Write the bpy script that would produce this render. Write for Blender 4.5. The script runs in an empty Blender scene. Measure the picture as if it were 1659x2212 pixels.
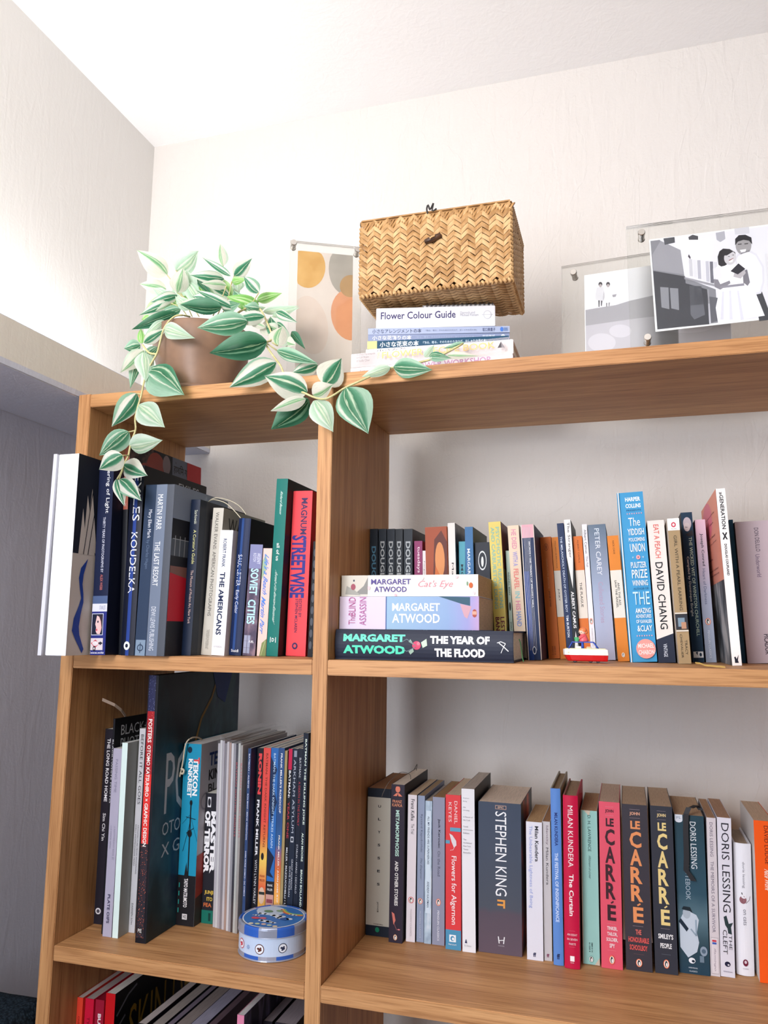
import bpy, bmesh, math, random
from mathutils import Vector, Matrix
random.seed(7)
C = bpy.context.scene.collection
# ---------------------------------------------------------------- camera
S = 0.39                      # metres per fitted unit
Z0 = 1.45                     # height of the second shelf above the floor
FPX, CX0, CY0 = 1711.26, 829.5, 1106.0
YAW, PITCH, ROLL = 0.29372, 0.14819, 0.011234
CAM = Vector((1.99151*S, -2.49440*S, 0.098824*S+Z0))
_d = Vector((-math.sin(YAW)*math.cos(PITCH), math.cos(YAW)*math.cos(PITCH), math.sin(PITCH)))
_r = Vector((math.cos(YAW), math.sin(YAW), 0)); _u = _r.cross(_d)
RR = _r*math.cos(ROLL)+_u*math.sin(ROLL); UU = -_r*math.sin(ROLL)+_u*math.cos(ROLL)
cam = bpy.data.cameras.new('camera'); camo = bpy.data.objects.new('camera', cam); C.objects.link(camo)
camo.matrix_world = Matrix(((RR.x, UU.x, -_d.x, CAM.x), (RR.y, UU.y, -_d.y, CAM.y), (RR.z, UU.z, -_d.z, CAM.z), (0, 0, 0, 1)))
cam.sensor_fit = 'VERTICAL'; cam.sensor_height = 24; cam.lens = FPX/2212*24; cam.clip_start = 0.02
bpy.context.scene.camera = camo
# ---------------------------------------------------------------- light
sc = bpy.context.scene
sc.view_settings.view_transform = 'Standard'; sc.view_settings.look = 'None'
sc.view_settings.gamma = 1; sc.view_settings.use_curve_mapping = False
sc.view_settings.exposure = 0.36
w = bpy.data.worlds.new('daylight'); sc.world = w; w.use_nodes = True
w.node_tree.nodes['Background'].inputs[0].default_value = (0.30, 0.44, 1.0, 1)
w.node_tree.nodes['Background'].inputs[1].default_value = 0.75
def area(name, loc, target, sx, sy, power, col):
    l = bpy.data.lights.new(name, 'AREA'); l.shape = 'RECTANGLE'; l.size = sx; l.size_y = sy; l.energy = power; l.color = col
    o = bpy.data.objects.new(name, l); C.objects.link(o); o.location = loc
    o.rotation_euler = (Vector(target)-Vector(loc)).to_track_quat('-Z', 'Y').to_euler(); return o
area('window_light', (-0.15, -1.70, 1.66), (0.95, 0.2, 1.22), 1.4, 1.3, 58, (0.87, 0.905, 1.0))
area('ceiling_fill_light', (0.30, -1.3, 1.95), (0.45, -0.7, 2.5), 0.5, 0.5, 8.8, (1.0, 0.875, 0.74))  # added upward fill with no real lamp behind it, brightens ceiling and upper walls

# ---------------------------------------------------------------- helpers
def ray(px, py): return _d+RR*((px-CX0)/FPX)-UU*((py-CY0)/FPX)
def atY(px, py, Y):
    v = ray(px, py); return CAM+v*((Y-CAM.y)/v.y)
def atX(px, py, X):
    v = ray(px, py); return CAM+v*((X-CAM.x)/v.x)
def atZ(px, py, Z):
    v = ray(px, py); return CAM+v*((Z-CAM.z)/v.z)
def proj(P):
    v = Vector(P)-CAM; k = v.dot(_d); return (CX0+FPX*v.dot(RR)/k, CY0-FPX*v.dot(UU)/k)
def lin(c):
    if isinstance(c, str): c = [int(c[i:i+2], 16)/255 for i in (0, 2, 4)]
    return tuple(x/12.92 if x <= .04045 else ((x+.055)/1.055)**2.4 for x in c)+(1,)
_m = {}
def nodes(m): return m.node_tree.nodes, m.node_tree.links
def newmat(name, col='808080', rough=.6, spec=.3):
    m = bpy.data.materials.new(name); m.use_nodes = True
    b = m.node_tree.nodes['Principled BSDF']; b.inputs['Base Color'].default_value = lin(col)
    b.inputs['Roughness'].default_value = rough; b.inputs['Specular IOR Level'].default_value = spec
    return m, b
def ink(col):          # printed colour with faint mottling, shared by all printed matter
    if ('i', col) in _m: return _m[('i', col)]
    m, b = newmat('print_'+col, col, .48, .22); N, L = nodes(m)
    t = N.new('ShaderNodeTexNoise'); t.inputs['Scale'].default_value = 260
    mx = N.new('ShaderNodeMix'); mx.data_type = 'RGBA'; mx.blend_type = 'MULTIPLY'; mx.inputs[0].default_value = .10
    mx.inputs[6].default_value = lin(col); L.new(t.outputs[0], mx.inputs[7]); L.new(mx.outputs[2], b.inputs['Base Color'])
    _m[('i', col)] = m; return m
def gloss(col, rough=.28, spec=.5, metal=0):
    k = ('g', col, rough, metal)
    if k in _m: return _m[k]
    m, b = newmat('surface_'+col, col, rough, spec); b.inputs['Metallic'].default_value = metal
    N, L = nodes(m); t = N.new('ShaderNodeTexNoise'); t.inputs['Scale'].default_value = 90
    r = N.new('ShaderNodeMapRange'); r.inputs[3].default_value = rough*.8; r.inputs[4].default_value = rough*1.2
    L.new(t.outputs[0], r.inputs[0]); L.new(r.outputs[0], b.inputs['Roughness'])
    _m[k] = m; return m
def grad(cols, axis, size, name='gradient'):      # printed gradient / banded artwork along a local axis
    k = ('gr', tuple(cols), axis, round(size, 4))
    if k in _m: return _m[k]
    m, b = newmat('artwork_'+name, rough=.4); N, L = nodes(m)
    tc = N.new('ShaderNodeTexCoord'); sp = N.new('ShaderNodeSeparateXYZ'); L.new(tc.outputs['Object'], sp.inputs[0])
    mr = N.new('ShaderNodeMapRange'); mr.inputs[2].default_value = size; L.new(sp.outputs[axis], mr.inputs[0])
    nz = N.new('ShaderNodeTexNoise'); nz.inputs['Scale'].default_value = 40; L.new(tc.outputs['Object'], nz.inputs['Vector'])
    ad = N.new('ShaderNodeMath'); ad.operation = 'MULTIPLY_ADD'; ad.inputs[1].default_value = .08; L.new(nz.outputs[0], ad.inputs[0]); L.new(mr.outputs[0], ad.inputs[2])
    cr = N.new('ShaderNodeValToRGB'); L.new(ad.outputs[0], cr.inputs[0]); e = cr.color_ramp.elements
    while len(e) < len(cols): e.new(.5)
    for i, (p, c) in enumerate(cols): e[i].position = p; e[i].color = lin(c)
    L.new(cr.outputs[0], b.inputs['Base Color']); _m[k] = m; return m
def speck(cols, scale, stretch=(1, 1, 1), name='pattern', detail=3, kind='noise'):
    k = ('sp', tuple(cols), scale, stretch, kind)
    if k in _m: return _m[k]
    m, b = newmat('artwork_'+name, rough=.4); N, L = nodes(m)
    tc = N.new('ShaderNodeTexCoord'); mp = N.new('ShaderNodeMapping'); mp.inputs['Scale'].default_value = stretch
    L.new(tc.outputs['Object'], mp.inputs[0])
    if kind == 'noise':
        t = N.new('ShaderNodeTexNoise'); t.inputs['Detail'].default_value = detail; o = t.outputs[0]
    else:
        t = N.new('ShaderNodeTexVoronoi'); o = t.outputs[0]
    t.inputs['Scale'].default_value = scale; L.new(mp.outputs[0], t.inputs['Vector'])
    cr = N.new('ShaderNodeValToRGB'); L.new(o, cr.inputs[0]); e = cr.color_ramp.elements
    while len(e) < len(cols): e.new(.5)
    for i, (p, c) in enumerate(cols): e[i].position = p; e[i].color = lin(c)
    L.new(cr.outputs[0], b.inputs['Base Color']); _m[k] = m; return m
def pagesmat(col):
    if ('p', col) in _m: return _m[('p', col)]
    m, b = newmat('page_edges_'+col, col, .85, .1); N, L = nodes(m)
    tc = N.new('ShaderNodeTexCoord'); mp = N.new('ShaderNodeMapping'); mp.inputs['Scale'].default_value = (1, .03, .03)
    L.new(tc.outputs['Object'], mp.inputs[0]); t = N.new('ShaderNodeTexNoise'); t.inputs['Scale'].default_value = 1800; t.inputs['Detail'].default_value = 2
    L.new(mp.outputs[0], t.inputs['Vector'])
    cr = N.new('ShaderNodeValToRGB'); L.new(t.outputs[0], cr.inputs[0]); e = cr.color_ramp.elements; c = lin(col)
    c = tuple(min(.88, x*1.9) for x in c[:3])+(1,); e[0].position = .3; e[0].color = tuple(x*.78 for x in c[:3])+(1,); e[1].position = .62; e[1].color = c
    L.new(cr.outputs[0], b.inputs['Base Color']); bp = N.new('ShaderNodeBump'); bp.inputs['Strength'].default_value = .25; bp.inputs['Distance'].default_value = .0006
    L.new(t.outputs[0], bp.inputs['Height']); L.new(bp.outputs[0], b.inputs['Normal']); _m[('p', col)] = m; return m
def wood(axis):
    k = ('w', axis)
    if k in _m: return _m[k]
    m, b = newmat('oak_grain_'+'xyz'[axis], rough=.5, spec=.3); N, L = nodes(m)
    tc = N.new('ShaderNodeTexCoord'); oi = N.new('ShaderNodeObjectInfo')
    av = N.new('ShaderNodeVectorMath'); av.operation = 'ADD'; L.new(tc.outputs['Object'], av.inputs[0])
    cx = N.new('ShaderNodeCombineXYZ'); 
    for i in range(3): 
        if i != axis: L.new(oi.outputs['Random'], cx.inputs[i])
    L.new(cx.outputs[0], av.inputs[1])
    def nz(sa, sc_, det, dist=0):
        mp = N.new('ShaderNodeMapping'); v = [1, 1, 1]; v[axis] = sa; mp.inputs['Scale'].default_value = v
        L.new(av.outputs[0], mp.inputs[0]); t = N.new('ShaderNodeTexNoise'); t.inputs['Scale'].default_value = sc_; t.inputs['Detail'].default_value = det
        t.inputs['Distortion'].default_value = dist; L.new(mp.outputs[0], t.inputs['Vector']); return t
    a = nz(.05, 45, 4, .8); f = nz(.035, 420, 3); g = nz(.4, 4, 2)
    cr = N.new('ShaderNodeValToRGB'); L.new(a.outputs[0], cr.inputs[0]); e = cr.color_ramp.elements
    e[0].position = .2; e[0].color = lin('a8764a'); e[1].position = .8; e[1].color = lin('dcaa76')
    cf = N.new('ShaderNodeValToRGB'); L.new(f.outputs[0], cf.inputs[0]); e = cf.color_ramp.elements
    e[0].position = .32; e[0].color = (.52, .42, .33, 1); e[1].position = .52; e[1].color = (1, 1, 1, 1)
    mx = N.new('ShaderNodeMix'); mx.data_type = 'RGBA'; mx.blend_type = 'MULTIPLY'; mx.inputs[0].default_value = .6
    L.new(cr.outputs[0], mx.inputs[6]); L.new(cf.outputs[0], mx.inputs[7])
    cg = N.new('ShaderNodeValToRGB'); L.new(g.outputs[0], cg.inputs[0]); e = cg.color_ramp.elements
    e[0].position = .3; e[0].color = (.86, .83, .78, 1); e[1].position = .7; e[1].color = (1, 1, 1, 1)
    m2 = N.new('ShaderNodeMix'); m2.data_type = 'RGBA'; m2.blend_type = 'MULTIPLY'; m2.inputs[0].default_value = 1
    L.new(mx.outputs[2], m2.inputs[6]); L.new(cg.outputs[0], m2.inputs[7]); L.new(m2.outputs[2], b.inputs['Base Color'])
    bp = N.new('ShaderNodeBump'); bp.inputs['Strength'].default_value = .25; bp.inputs['Distance'].default_value = .0008
    L.new(f.outputs[0], bp.inputs['Height']); L.new(bp.outputs[0], b.inputs['Normal']); _m[k] = m; return m
def plaster(name, col, strength=.5):
    m, b = newmat(name, col, .8, .15); N, L = nodes(m); tc = N.new('ShaderNodeTexCoord')
    def nz(scale, st, det, dist=0):
        mp = N.new('ShaderNodeMapping'); mp.inputs['Scale'].default_value = st; L.new(tc.outputs['Object'], mp.inputs[0])
        t = N.new('ShaderNodeTexNoise'); t.inputs['Scale'].default_value = scale; t.inputs['Detail'].default_value = det; t.inputs['Distortion'].default_value = dist
        L.new(mp.outputs[0], t.inputs['Vector']); return t
    a = nz(48, (1, 1, .22), 4, 1.0); c = nz(9, (1, 1, .55), 5, 1.6); d = nz(220, (1, 1, 1), 2)
    cr = N.new('ShaderNodeValToRGB'); L.new(c.outputs[0], cr.inputs[0]); e = cr.color_ramp.elements     # sparse trowel ridges
    e[0].position = .485; e[0].color = (0, 0, 0, 1); e[1].position = .50; e[1].color = (1, 1, 1, 1); x = e.new(.53); x.color = (.45, .45, .45, 1)
    m1 = N.new('ShaderNodeMath'); m1.operation = 'MULTIPLY_ADD'; m1.inputs[1].default_value = .13; L.new(cr.outputs[0], m1.inputs[0]); L.new(a.outputs[0], m1.inputs[2])
    m2 = N.new('ShaderNodeMath'); m2.operation = 'MULTIPLY_ADD'; m2.inputs[1].default_value = .25; L.new(d.outputs[0], m2.inputs[0]); L.new(m1.outputs[0], m2.inputs[2])
    bp = N.new('ShaderNodeBump'); bp.inputs['Strength'].default_value = strength; bp.inputs['Distance'].default_value = .0022
    L.new(m2.outputs[0], bp.inputs['Height']); L.new(bp.outputs[0], b.inputs['Normal']); return m
class MB:
    def __init__(s): s.v = []; s.f = []; s.mi = []; s.mats = []; s.uv = None; s.smooth = False
    def mat(s, m):
        if m not in s.mats: s.mats.append(m)
        return s.mats.index(m)
    def add(s, vs, fs, m):
        k = len(s.v); i = s.mat(m); s.v += [tuple(v) for v in vs]
        for f in fs: s.f.append([k+j for j in f]); s.mi.append(i)
    def box(s, a, b, m):
        (x0, y0, z0), (x1, y1, z1) = a, b
        s.add([(x0, y0, z0), (x1, y0, z0), (x1, y1, z0), (x0, y1, z0), (x0, y0, z1), (x1, y0, z1), (x1, y1, z1), (x0, y1, z1)],
              [(0, 3, 2, 1), (4, 5, 6, 7), (0, 1, 5, 4), (1, 2, 6, 5), (2, 3, 7, 6), (3, 0, 4, 7)], m)
    def loft(s, rings, m, caps=True, closed=True):
        n = len(rings[0]); vs = [p for r in rings for p in r]; fs = []
        for i in range(len(rings)-1):
            for j in range(n if closed else n-1):
                a = i*n+j; b = i*n+(j+1) % n; fs.append((a, b, b+n, a+n))
        if caps and closed: fs.append(tuple(range(n-1, -1, -1))); fs.append(tuple(range((len(rings)-1)*n, len(rings)*n)))
        s.add(vs, fs, m)
    def build(s, name, parent=None, bevel=0, smooth=None, seg=2):
        me = bpy.data.meshes.new(name); me.from_pydata(s.v, [], s.f)
        for m in s.mats: me.materials.append(m)
        me.polygons.foreach_set('material_index', s.mi)
        if smooth or s.smooth: me.polygons.foreach_set('use_smooth', [True]*len(me.polygons))
        me.update(); o = bpy.data.objects.new(name, me); C.objects.link(o)
        if parent: o.parent = parent
        if bevel:
            bm = bmesh.new(); bm.from_mesh(me); bmesh.ops.remove_doubles(bm, verts=bm.verts, dist=1e-7)
            ed = [e for e in bm.edges if len(e.link_faces) == 2 and e.calc_face_angle(0) > .6]
            bmesh.ops.bevel(bm, geom=ed, offset=bevel, segments=seg, affect='EDGES', clamp_overlap=True)
            bmesh.ops.recalc_face_normals(bm, faces=bm.faces); bm.to_mesh(me); bm.free()
        return o
def lathe(prof, n, m, mb=None, c=(0, 0), cap=True):
    mb = mb or MB(); rings = []
    for r, z in prof: rings.append([(c[0]+r*math.cos(2*math.pi*i/n), c[1]+r*math.sin(2*math.pi*i/n), z) for i in range(n)])
    mb.loft(rings, m, cap); return mb
def tube(pts, r, m, mb=None, n=6, sub=4, taper=1.0):
    mb = mb or MB(); P = [Vector(p) for p in pts]; Q = []
    if sub > 1 and len(P) > 2:
        for i in range(len(P)-1):
            p0, p1, p2, p3 = P[max(i-1, 0)], P[i], P[i+1], P[min(i+2, len(P)-1)]
            for k in range(sub):
                t = k/sub; Q.append(.5*((2*p1)+(p2-p0)*t+(2*p0-5*p1+4*p2-p3)*t*t+(3*p1-p0-3*p2+p3)*t**3))
        Q.append(P[-1])
    else: Q = P
    rings = []; ref = Vector((0.13, .9, .3))
    for i, q in enumerate(Q):
        d = (Q[min(i+1, len(Q)-1)]-Q[max(i-1, 0)]).normalized(); a = d.cross(ref).normalized(); b = d.cross(a)
        rr = r*(1+(taper-1)*i/(len(Q)-1)); rings.append([q+(a*math.cos(2*math.pi*j/n)+b*math.sin(2*math.pi*j/n))*rr for j in range(n)])
    mb.loft(rings, m); mb.smooth = True; return mb
def strip(pts, wvec, m, mb=None, th=.0004):
    mb = mb or MB(); wv = Vector(wvec); P = [Vector(p) for p in pts]; rings = []
    for i, q in enumerate(P):
        d = (P[min(i+1, len(P)-1)]-P[max(i-1, 0)]).normalized(); n = d.cross(wv).normalized()*th
        rings.append([q-wv-n, q+wv-n, q+wv+n, q-wv+n])
    mb.loft(rings, m); return mb
def ball(mb, c, r, m, seg=14, rings=9, sc=(1, 1, 1)):
    vs = [(c[0], c[1], c[2]-r*sc[2])]; fs = []
    for i in range(1, rings):
        a = math.pi*i/rings
        for j in range(seg):
            t = 2*math.pi*j/seg; vs.append((c[0]+r*sc[0]*math.sin(a)*math.cos(t), c[1]+r*sc[1]*math.sin(a)*math.sin(t), c[2]-r*sc[2]*math.cos(a)))
    vs.append((c[0], c[1], c[2]+r*sc[2]))
    for j in range(seg): fs.append((0, 1+(j+1) % seg, 1+j))
    for i in range(rings-2):
        for j in range(seg):
            a = 1+i*seg+j; b = 1+i*seg+(j+1) % seg; fs.append((a, b, b+seg, a+seg))
    k = len(vs)-1
    for j in range(seg): fs.append((k, k-seg+j, k-seg+(j+1) % seg))
    mb.add(vs, fs, m); return mb
def empty(name, loc=(0, 0, 0)):
    o = bpy.data.objects.new(name, None); C.objects.link(o); o.location = loc; o.empty_display_size = .02; return o
_labels = set()
def tag(o, label, cat, group=None):
    if len(label.split()) > 16: print('LONG', len(label.split()), label)
    if label in _labels and not group: print('DUP LABEL', label)
    _labels.add(label); o['label'] = label; o['category'] = cat
    if group: o['group'] = group
    return o
_txt = {}
def glyphs(s, bold=0.0, res=2):       # text outline as flat triangles in a unit box
    k = (s, bold)
    if k in _txt: return _txt[k]
    cu = bpy.data.curves.new('t', 'FONT'); cu.body = s; cu.offset = bold; cu.resolution_u = res; cu.fill_mode = 'FRONT'
    o = bpy.data.objects.new('t', cu); C.objects.link(o)
    me = bpy.data.meshes.new_from_object(o); vs = [v.co[:2] for v in me.vertices]; fs = [tuple(p.vertices) for p in me.polygons]
    bpy.data.objects.remove(o); bpy.data.curves.remove(cu); bpy.data.meshes.remove(me)
    if not vs: _txt[k] = ([], []); return _txt[k]
    x0 = min(v[0] for v in vs); x1 = max(v[0] for v in vs); y0 = min(v[1] for v in vs); y1 = max(v[1] for v in vs)
    asp = (x1-x0)/max(1e-6, y1-y0)
    vs = [((v[0]-x0)/(x1-x0+1e-9), (v[1]-y0)/(y1-y0+1e-9)) for v in vs]; _txt[k] = (vs, fs); return _txt[k]
def draw(mb, P, items):
    """printed artwork: P(u, v, layer) -> point; u left to right, v top to bottom, both 0..1"""
    for n, it in enumerate(items):
        lay = n+1; k = it[0]
        if k == 't' or k == 'h':      # t: reads downwards, h: reads across
            _, s, u0, u1, v0, v1, col = it[:7]; bold = it[7] if len(it) > 7 else 0; sh = it[8] if len(it) > 8 else 0
            vs, fs = glyphs(s, bold)
            if k == 't': pts = [P(u0+y*(u1-u0), v0+(x+sh*y*.1)*(v1-v0), lay) for x, y in vs]
            else: pts = [P(u0+(x+sh*y*.1)*(u1-u0), v1-y*(v1-v0), lay) for x, y in vs]
            mb.add(pts, fs, ink(col))
        elif k == 'r':
            _, u0, u1, v0, v1, col = it; m = ink(col) if isinstance(col, str) else col; N = 6
            vs = []; fs = []
            for i in range(N+1):
                u = u0+(u1-u0)*i/N; vs += [P(u, v0, lay), P(u, v1, lay)]
            for i in range(N): fs.append((2*i, 2*i+1, 2*i+3, 2*i+2))
            mb.add(vs, fs, m)
        elif k == 'e':
            _, u, v, ru, rv, col = it; N = 20
            mb.add([P(u+ru*math.cos(2*math.pi*i/N), v+rv*math.sin(2*math.pi*i/N), lay) for i in range(N)], [tuple(range(N))], ink(col) if isinstance(col, str) else col)
        elif k == 'p':
            _, pts, col = it; mb.add([P(u, v, lay) for u, v in pts], [tuple(range(len(pts)))], ink(col) if isinstance(col, str) else col)
        elif k == 'l':                # line of width w (u units) through points
            _, pts, wd, col = it
            o_ = Vector(P(0, 0, lay)); U_ = Vector(P(1, 0, lay))-o_; V_ = Vector(P(0, 1, lay))-o_; N_ = U_.cross(V_).normalized()
            for (a, b), (c, d) in zip(pts[:-1], pts[1:]):
                p0, p1 = Vector(P(a, b, lay)), Vector(P(c, d, lay)); n_ = (p1-p0).cross(N_).normalized()*(wd*U_.length/2)
                mb.add([p0+n_, p1+n_, p1-n_, p0-n_], [(0, 1, 2, 3)], ink(col))
def bird(u, v, ru, rv, ring='e8774c'):   # small penguin-in-oval publisher mark
    return [('e', u, v, ru, rv, ring), ('e', u, v, ru*.78, rv*.8, 'f3ece6'), ('e', u, v+rv*.05, ru*.5, rv*.66, '1c1a1c'),
            ('e', u+ru*.1, v+rv*.15, ru*.27, rv*.45, 'f6f3ee'), ('e', u-ru*.05, v-rv*.52, ru*.26, rv*.2, '1c1a1c')]
def ring(u, v, ru, rv, col, bg, f=.78): return [('e', u, v, ru, rv, col), ('e', u, v, ru*f, rv*f, bg)]
# ---------------------------------------------------------------- books
def make_book(loc, theta, yaw, T, H, D, cov, style='p', spine=None, pages='cfc3ae', left=None, right=None, dS=(), dR=(), dL=(), b=None, name=None):
    """spine at y=0 facing -y, x 0..T, z 0..H. style p paperback, h hardback"""
    hard = style == 'h'; c = .0022 if hard else .0005; c = min(c, T*.2)
    bul = b if b is not None else (T*.10 if hard else .00005)
    root = empty(name or ('hardback_book' if hard else 'paperback_book'), loc); root.rotation_euler = (0, theta, yaw)
    mc = ink(cov) if isinstance(cov, str) else cov; ms = mc if spine is None else (ink(spine) if isinstance(spine, str) else spine)
    ml = mc if left is None else (ink(left) if isinstance(left, str) else left); mr = mc if right is None else (ink(right) if isinstance(right, str) else right)
    f = lambda u: -bul*(1-(2*u-1)**2)
    mb = MB(); N = 8
    out = [(T*i/N, f(i/N)) for i in range(N+1)]; inn = [(min(max(T*i/N, c), T-c), f(i/N)+c) for i in range(N+1)]
    def prism(poly, m):
        n = len(poly); mb.add([(x, y, 0) for x, y in poly]+[(x, y, H) for x, y in poly],
            [tuple(range(n-1, -1, -1)), tuple(range(n, 2*n))]+[(i, (i+1) % n, (i+1) % n+n, i+n) for i in range(n)], m)
    prism(out+inn[::-1], ms)
    prism([(0, 0.0), (c, c), (c, D), (0, D)][::1], ml); prism([(T-c, c), (T, 0.0), (T, D), (T-c, D)], mr)
    cvr = mb.build('cover', root, bevel=(.0006 if hard else 0))
    ins = .003 if hard else .0004; fi = .003 if hard else .0006
    if T-2*c > .0008:
        pb = MB(); g = .0001; pb.box((c+g, c+max(0, 0)+.0003, ins), (T-c-g, D-fi, H-ins), pagesmat(pages))
        po = pb.build('page_block', root)
    e = .00008
    def PS(u, v, l): return (u*T, f(u)-.00015-e*l, H*(1-v))
    def PR(u, v, l): return (T+.00015+e*l, u*D, H*(1-v))
    def PL(u, v, l): return (-.00015-e*l, (1-u)*D, H*(1-v))
    for nm, P, it in (('spine_print', PS, dS), ('front_cover_print', PR, dR), ('front_cover_print', PL, dL)):
        if it:
            m2 = MB(); draw(m2, P, it)
            if m2.v: m2.build(nm, cvr)
    return root
# ---------------------------------------------------------------- room and bookcase
X1, X2, X3 = .05406*S, .99456*S, 1.04677*S
ZT, TH, ZL = .98302*S+Z0, .0503*S, Z0-1.0*S
DP = .69992*S; CEIL = 2.7523*S+Z0; XC = -.437*S; XW = -.437*S
ZSOF = .978*S+Z0; ZBEAM = 1.1525*S+Z0; YB = 1.03*S; XR = 3.3*S
YF = -3.2
white = plaster('wall_plaster', 'd9d5d1', .8); white2 = plaster('ceiling_plaster', 'f8f8f9', .3)
def struct(mb, name, bevel=0):
    o = mb.build(name, bevel=bevel); o['kind'] = 'structure'; return o
q = MB(); q.box((XW-.1, YB, 0), (1.95, YB+.1, CEIL+.1), white); struct(q, 'wall_back')
q = MB(); q.box((XW-.1, YF, 0), (XW, YB, ZSOF), plaster('wall_plaster_smooth_shade_blue', 'cfd3e2', .3)); struct(q, 'wall_left')  # white plaster tinted blue, its cool shade put into the colour
q = MB(); q.box((XW-.1, YF, ZSOF), (XC, YB, CEIL), plaster('wall_plaster_shade_grey', 'e4e3e1', .3)); struct(q, 'wall_left_upper')  # same wall greyed, its weaker light put into the plaster colour
q = MB(); led = plaster('ledge_paint', 'e6e2da', .25); q.box((XC, YF, ZSOF), (-.002, YB, ZSOF+.010), plaster('soffit_plaster_shade_blue', 'cfd3e2', .3)); q.box((-.014, YF, ZSOF+.010), (-.002, YB, ZBEAM), led); struct(q, 'trim_1', .0015)  # soffit underside carries the lower wall's painted-in blue shade
q = MB(); q.box((1.95, YF, 0), (2.05, YB, CEIL), plaster('wall_plaster_warm_grey', '6c625a', .5)); struct(q, 'wall_right_unseen')  # unseen wall added in dark plaster to cut light from the right
q = MB(); q.box((XW-.1, YF-.1, 0), (2.05, YF, CEIL), plaster('wall_plaster_grey_beige', '8a8480', .5)); struct(q, 'wall_front_unseen')  # unseen rear wall added to shut out world light and lower the bounce
q = MB(); q.box((XC, YF, CEIL), (1.95, YB+.1, CEIL+.1), white2); struct(q, 'ceiling')
fl, b_ = newmat('floor_boards', '8a6a4a', .5); N, L = nodes(fl); t = N.new('ShaderNodeTexNoise'); t.inputs['Scale'].default_value = 6
cr = N.new('ShaderNodeValToRGB'); L.new(t.outputs[0], cr.inputs[0]); cr.color_ramp.elements[0].color = lin('6d5138'); cr.color_ramp.elements[1].color = lin('a07d58'); L.new(cr.outputs[0], b_.inputs['Base Color'])
q = MB(); q.box((XW-.1, YF, -.05), (1.95, YB+.1, 0), fl); struct(q, 'floor')
def cove():
    l = bpy.data.lights.new('cove_strip_light', 'AREA'); l.shape = 'RECTANGLE'; l.size = .03; l.size_y = 2.6; l.energy = 6.2; l.color = (1.0, .985, .965)
    o = bpy.data.objects.new('cove_strip_light', l); C.objects.link(o); o.location = (-.095, -1.10, ZSOF+.045); o.rotation_euler = (math.pi, math.radians(-28), 0)
cove()
bc = tag(empty('bookcase', (0, 0, 0)), 'tall open oak bookcase with thick square edged boards standing against the plaster wall', 'bookcase')
WX, WZ = wood(0), wood(2)
def board(name, a, b, m):
    q = MB(); q.box(a, b, m); return q.build(name, bc, bevel=.0009)
board('side_panel', (0, 0, 0), (X1, DP, ZT+.0008), WZ)
board('divider_panel', (X2, 0, 0), (X3, DP, ZT-TH), WZ)
board('side_panel', (XR-X1, 0, 0), (XR, DP, ZT), WZ)
board('top_board', (X1+.0002, 0, ZT-TH), (XR-X1-.0002, DP, ZT), WX)
g = .0003
for z in (Z0, ZL, ZL-S, .12):
    dz = .0008 if z == ZL else 0
    board('shelf_board', (X1+g, 0.0006, z-TH+dz), (X2-g, DP, z+dz), WX)
    board('shelf_board', (X3+g, 0.0006, z-TH), (XR-X1-g, DP, z), WX)
# ---------------------------------------------------------------- books: one line each
BL = {}
def solve(bk, zs, xprev):
    (bl, br, by), (tl, tr, ty), mode = bk['b'], bk['t'], bk['y']
    if mode == 'c': Y = atZ((bl+br)/2, by, zs).y
    elif mode == 'a':
        Y = atX(bl, by, xprev+.0004).y
    else: Y = mode*S
    A, B, Ct, Dt = (atY(x, y, Y) for x, y in ((bl, by), (br, by), (tl, ty), (tr, ty)))
    th = math.atan2(Ct.x-A.x+Dt.x-B.x, Ct.z+Dt.z-2*zs)
    T = ((B.x-A.x)+(Dt.x-Ct.x))/2*math.cos(th); H = ((Ct.z+Dt.z)/2-zs)/math.cos(th)
    x0 = (A.x+Ct.x-math.tan(th)*((Ct.z+Dt.z)/2-zs))/2
    return dict(Y=Y, th=th, T=T, H=H, x0=x0)
def row(zs, books, x0=None, xmax=None, grp=None, dmax=YB-.006):
    xp = x0 if x0 is not None else -9; R = []
    for bk in books:
        s = solve(bk, zs, xp)
        for k in ('Y', 'T', 'H', 'th'):
            if k in bk.get('fix', {}): s[k] = bk['fix'][k]
        if bk['y'] == 'a': s['x0'] = max(s['x0'], xp+.0003)
        R.append(s); xp = s['x0']+s['T']/math.cos(s['th'])
    # no neighbour may sink into the next one: trim thickness by the overlap
    def edges(s, z): 
        off = (z-zs)*math.tan(s['th']); return s['x0']+off, s['x0']+off+s['T']/math.cos(s['th'])
    for it in range(3):
        for a, b in zip(R[:-1], R[1:]):
            for z in (zs+.001, zs+min(a['H'], b['H'])*.985):
                ov = edges(a, z)[1]-edges(b, z)[0]+.0003
                if ov > 0:
                    ra = a['T']/(a['T']+b['T']); a['T'] -= ov*ra; b['T'] -= ov*(1-ra); b['x0'] += ov*(1-ra)
    for bk, s in zip(books, R):
        D = min(bk.get('d', .66)*s['H'], dmax-s['Y']); th = s['th']; T = max(s['T'], .0016)
        dz = T*math.sin(th) if th > 0 else 0
        # origin is the bottom-left corner of the spine
        bx = s['x0']; 
        if th > 0: bx += T*(1/math.cos(th)-math.cos(th))
        print('%-10s Y=%.3f T=%.1fmm H=%.0fmm lean=%.1f D=%.0f x=%.4f' % (bk['id'], s['Y']/S, T*1e3, s['H']*1e3, math.degrees(th), D*1e3, bx))
        o = make_book((bx, s['Y'], zs+dz+.0002), th, 0, T, s['H'], D, bk['c'], **bk.get('k', {}))
        tag(o, bk['l'], 'book', bk.get('g')); print('NAME', bk['id'], o.name); BL[bk['id']] = (o, T, s['H'], D)
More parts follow.
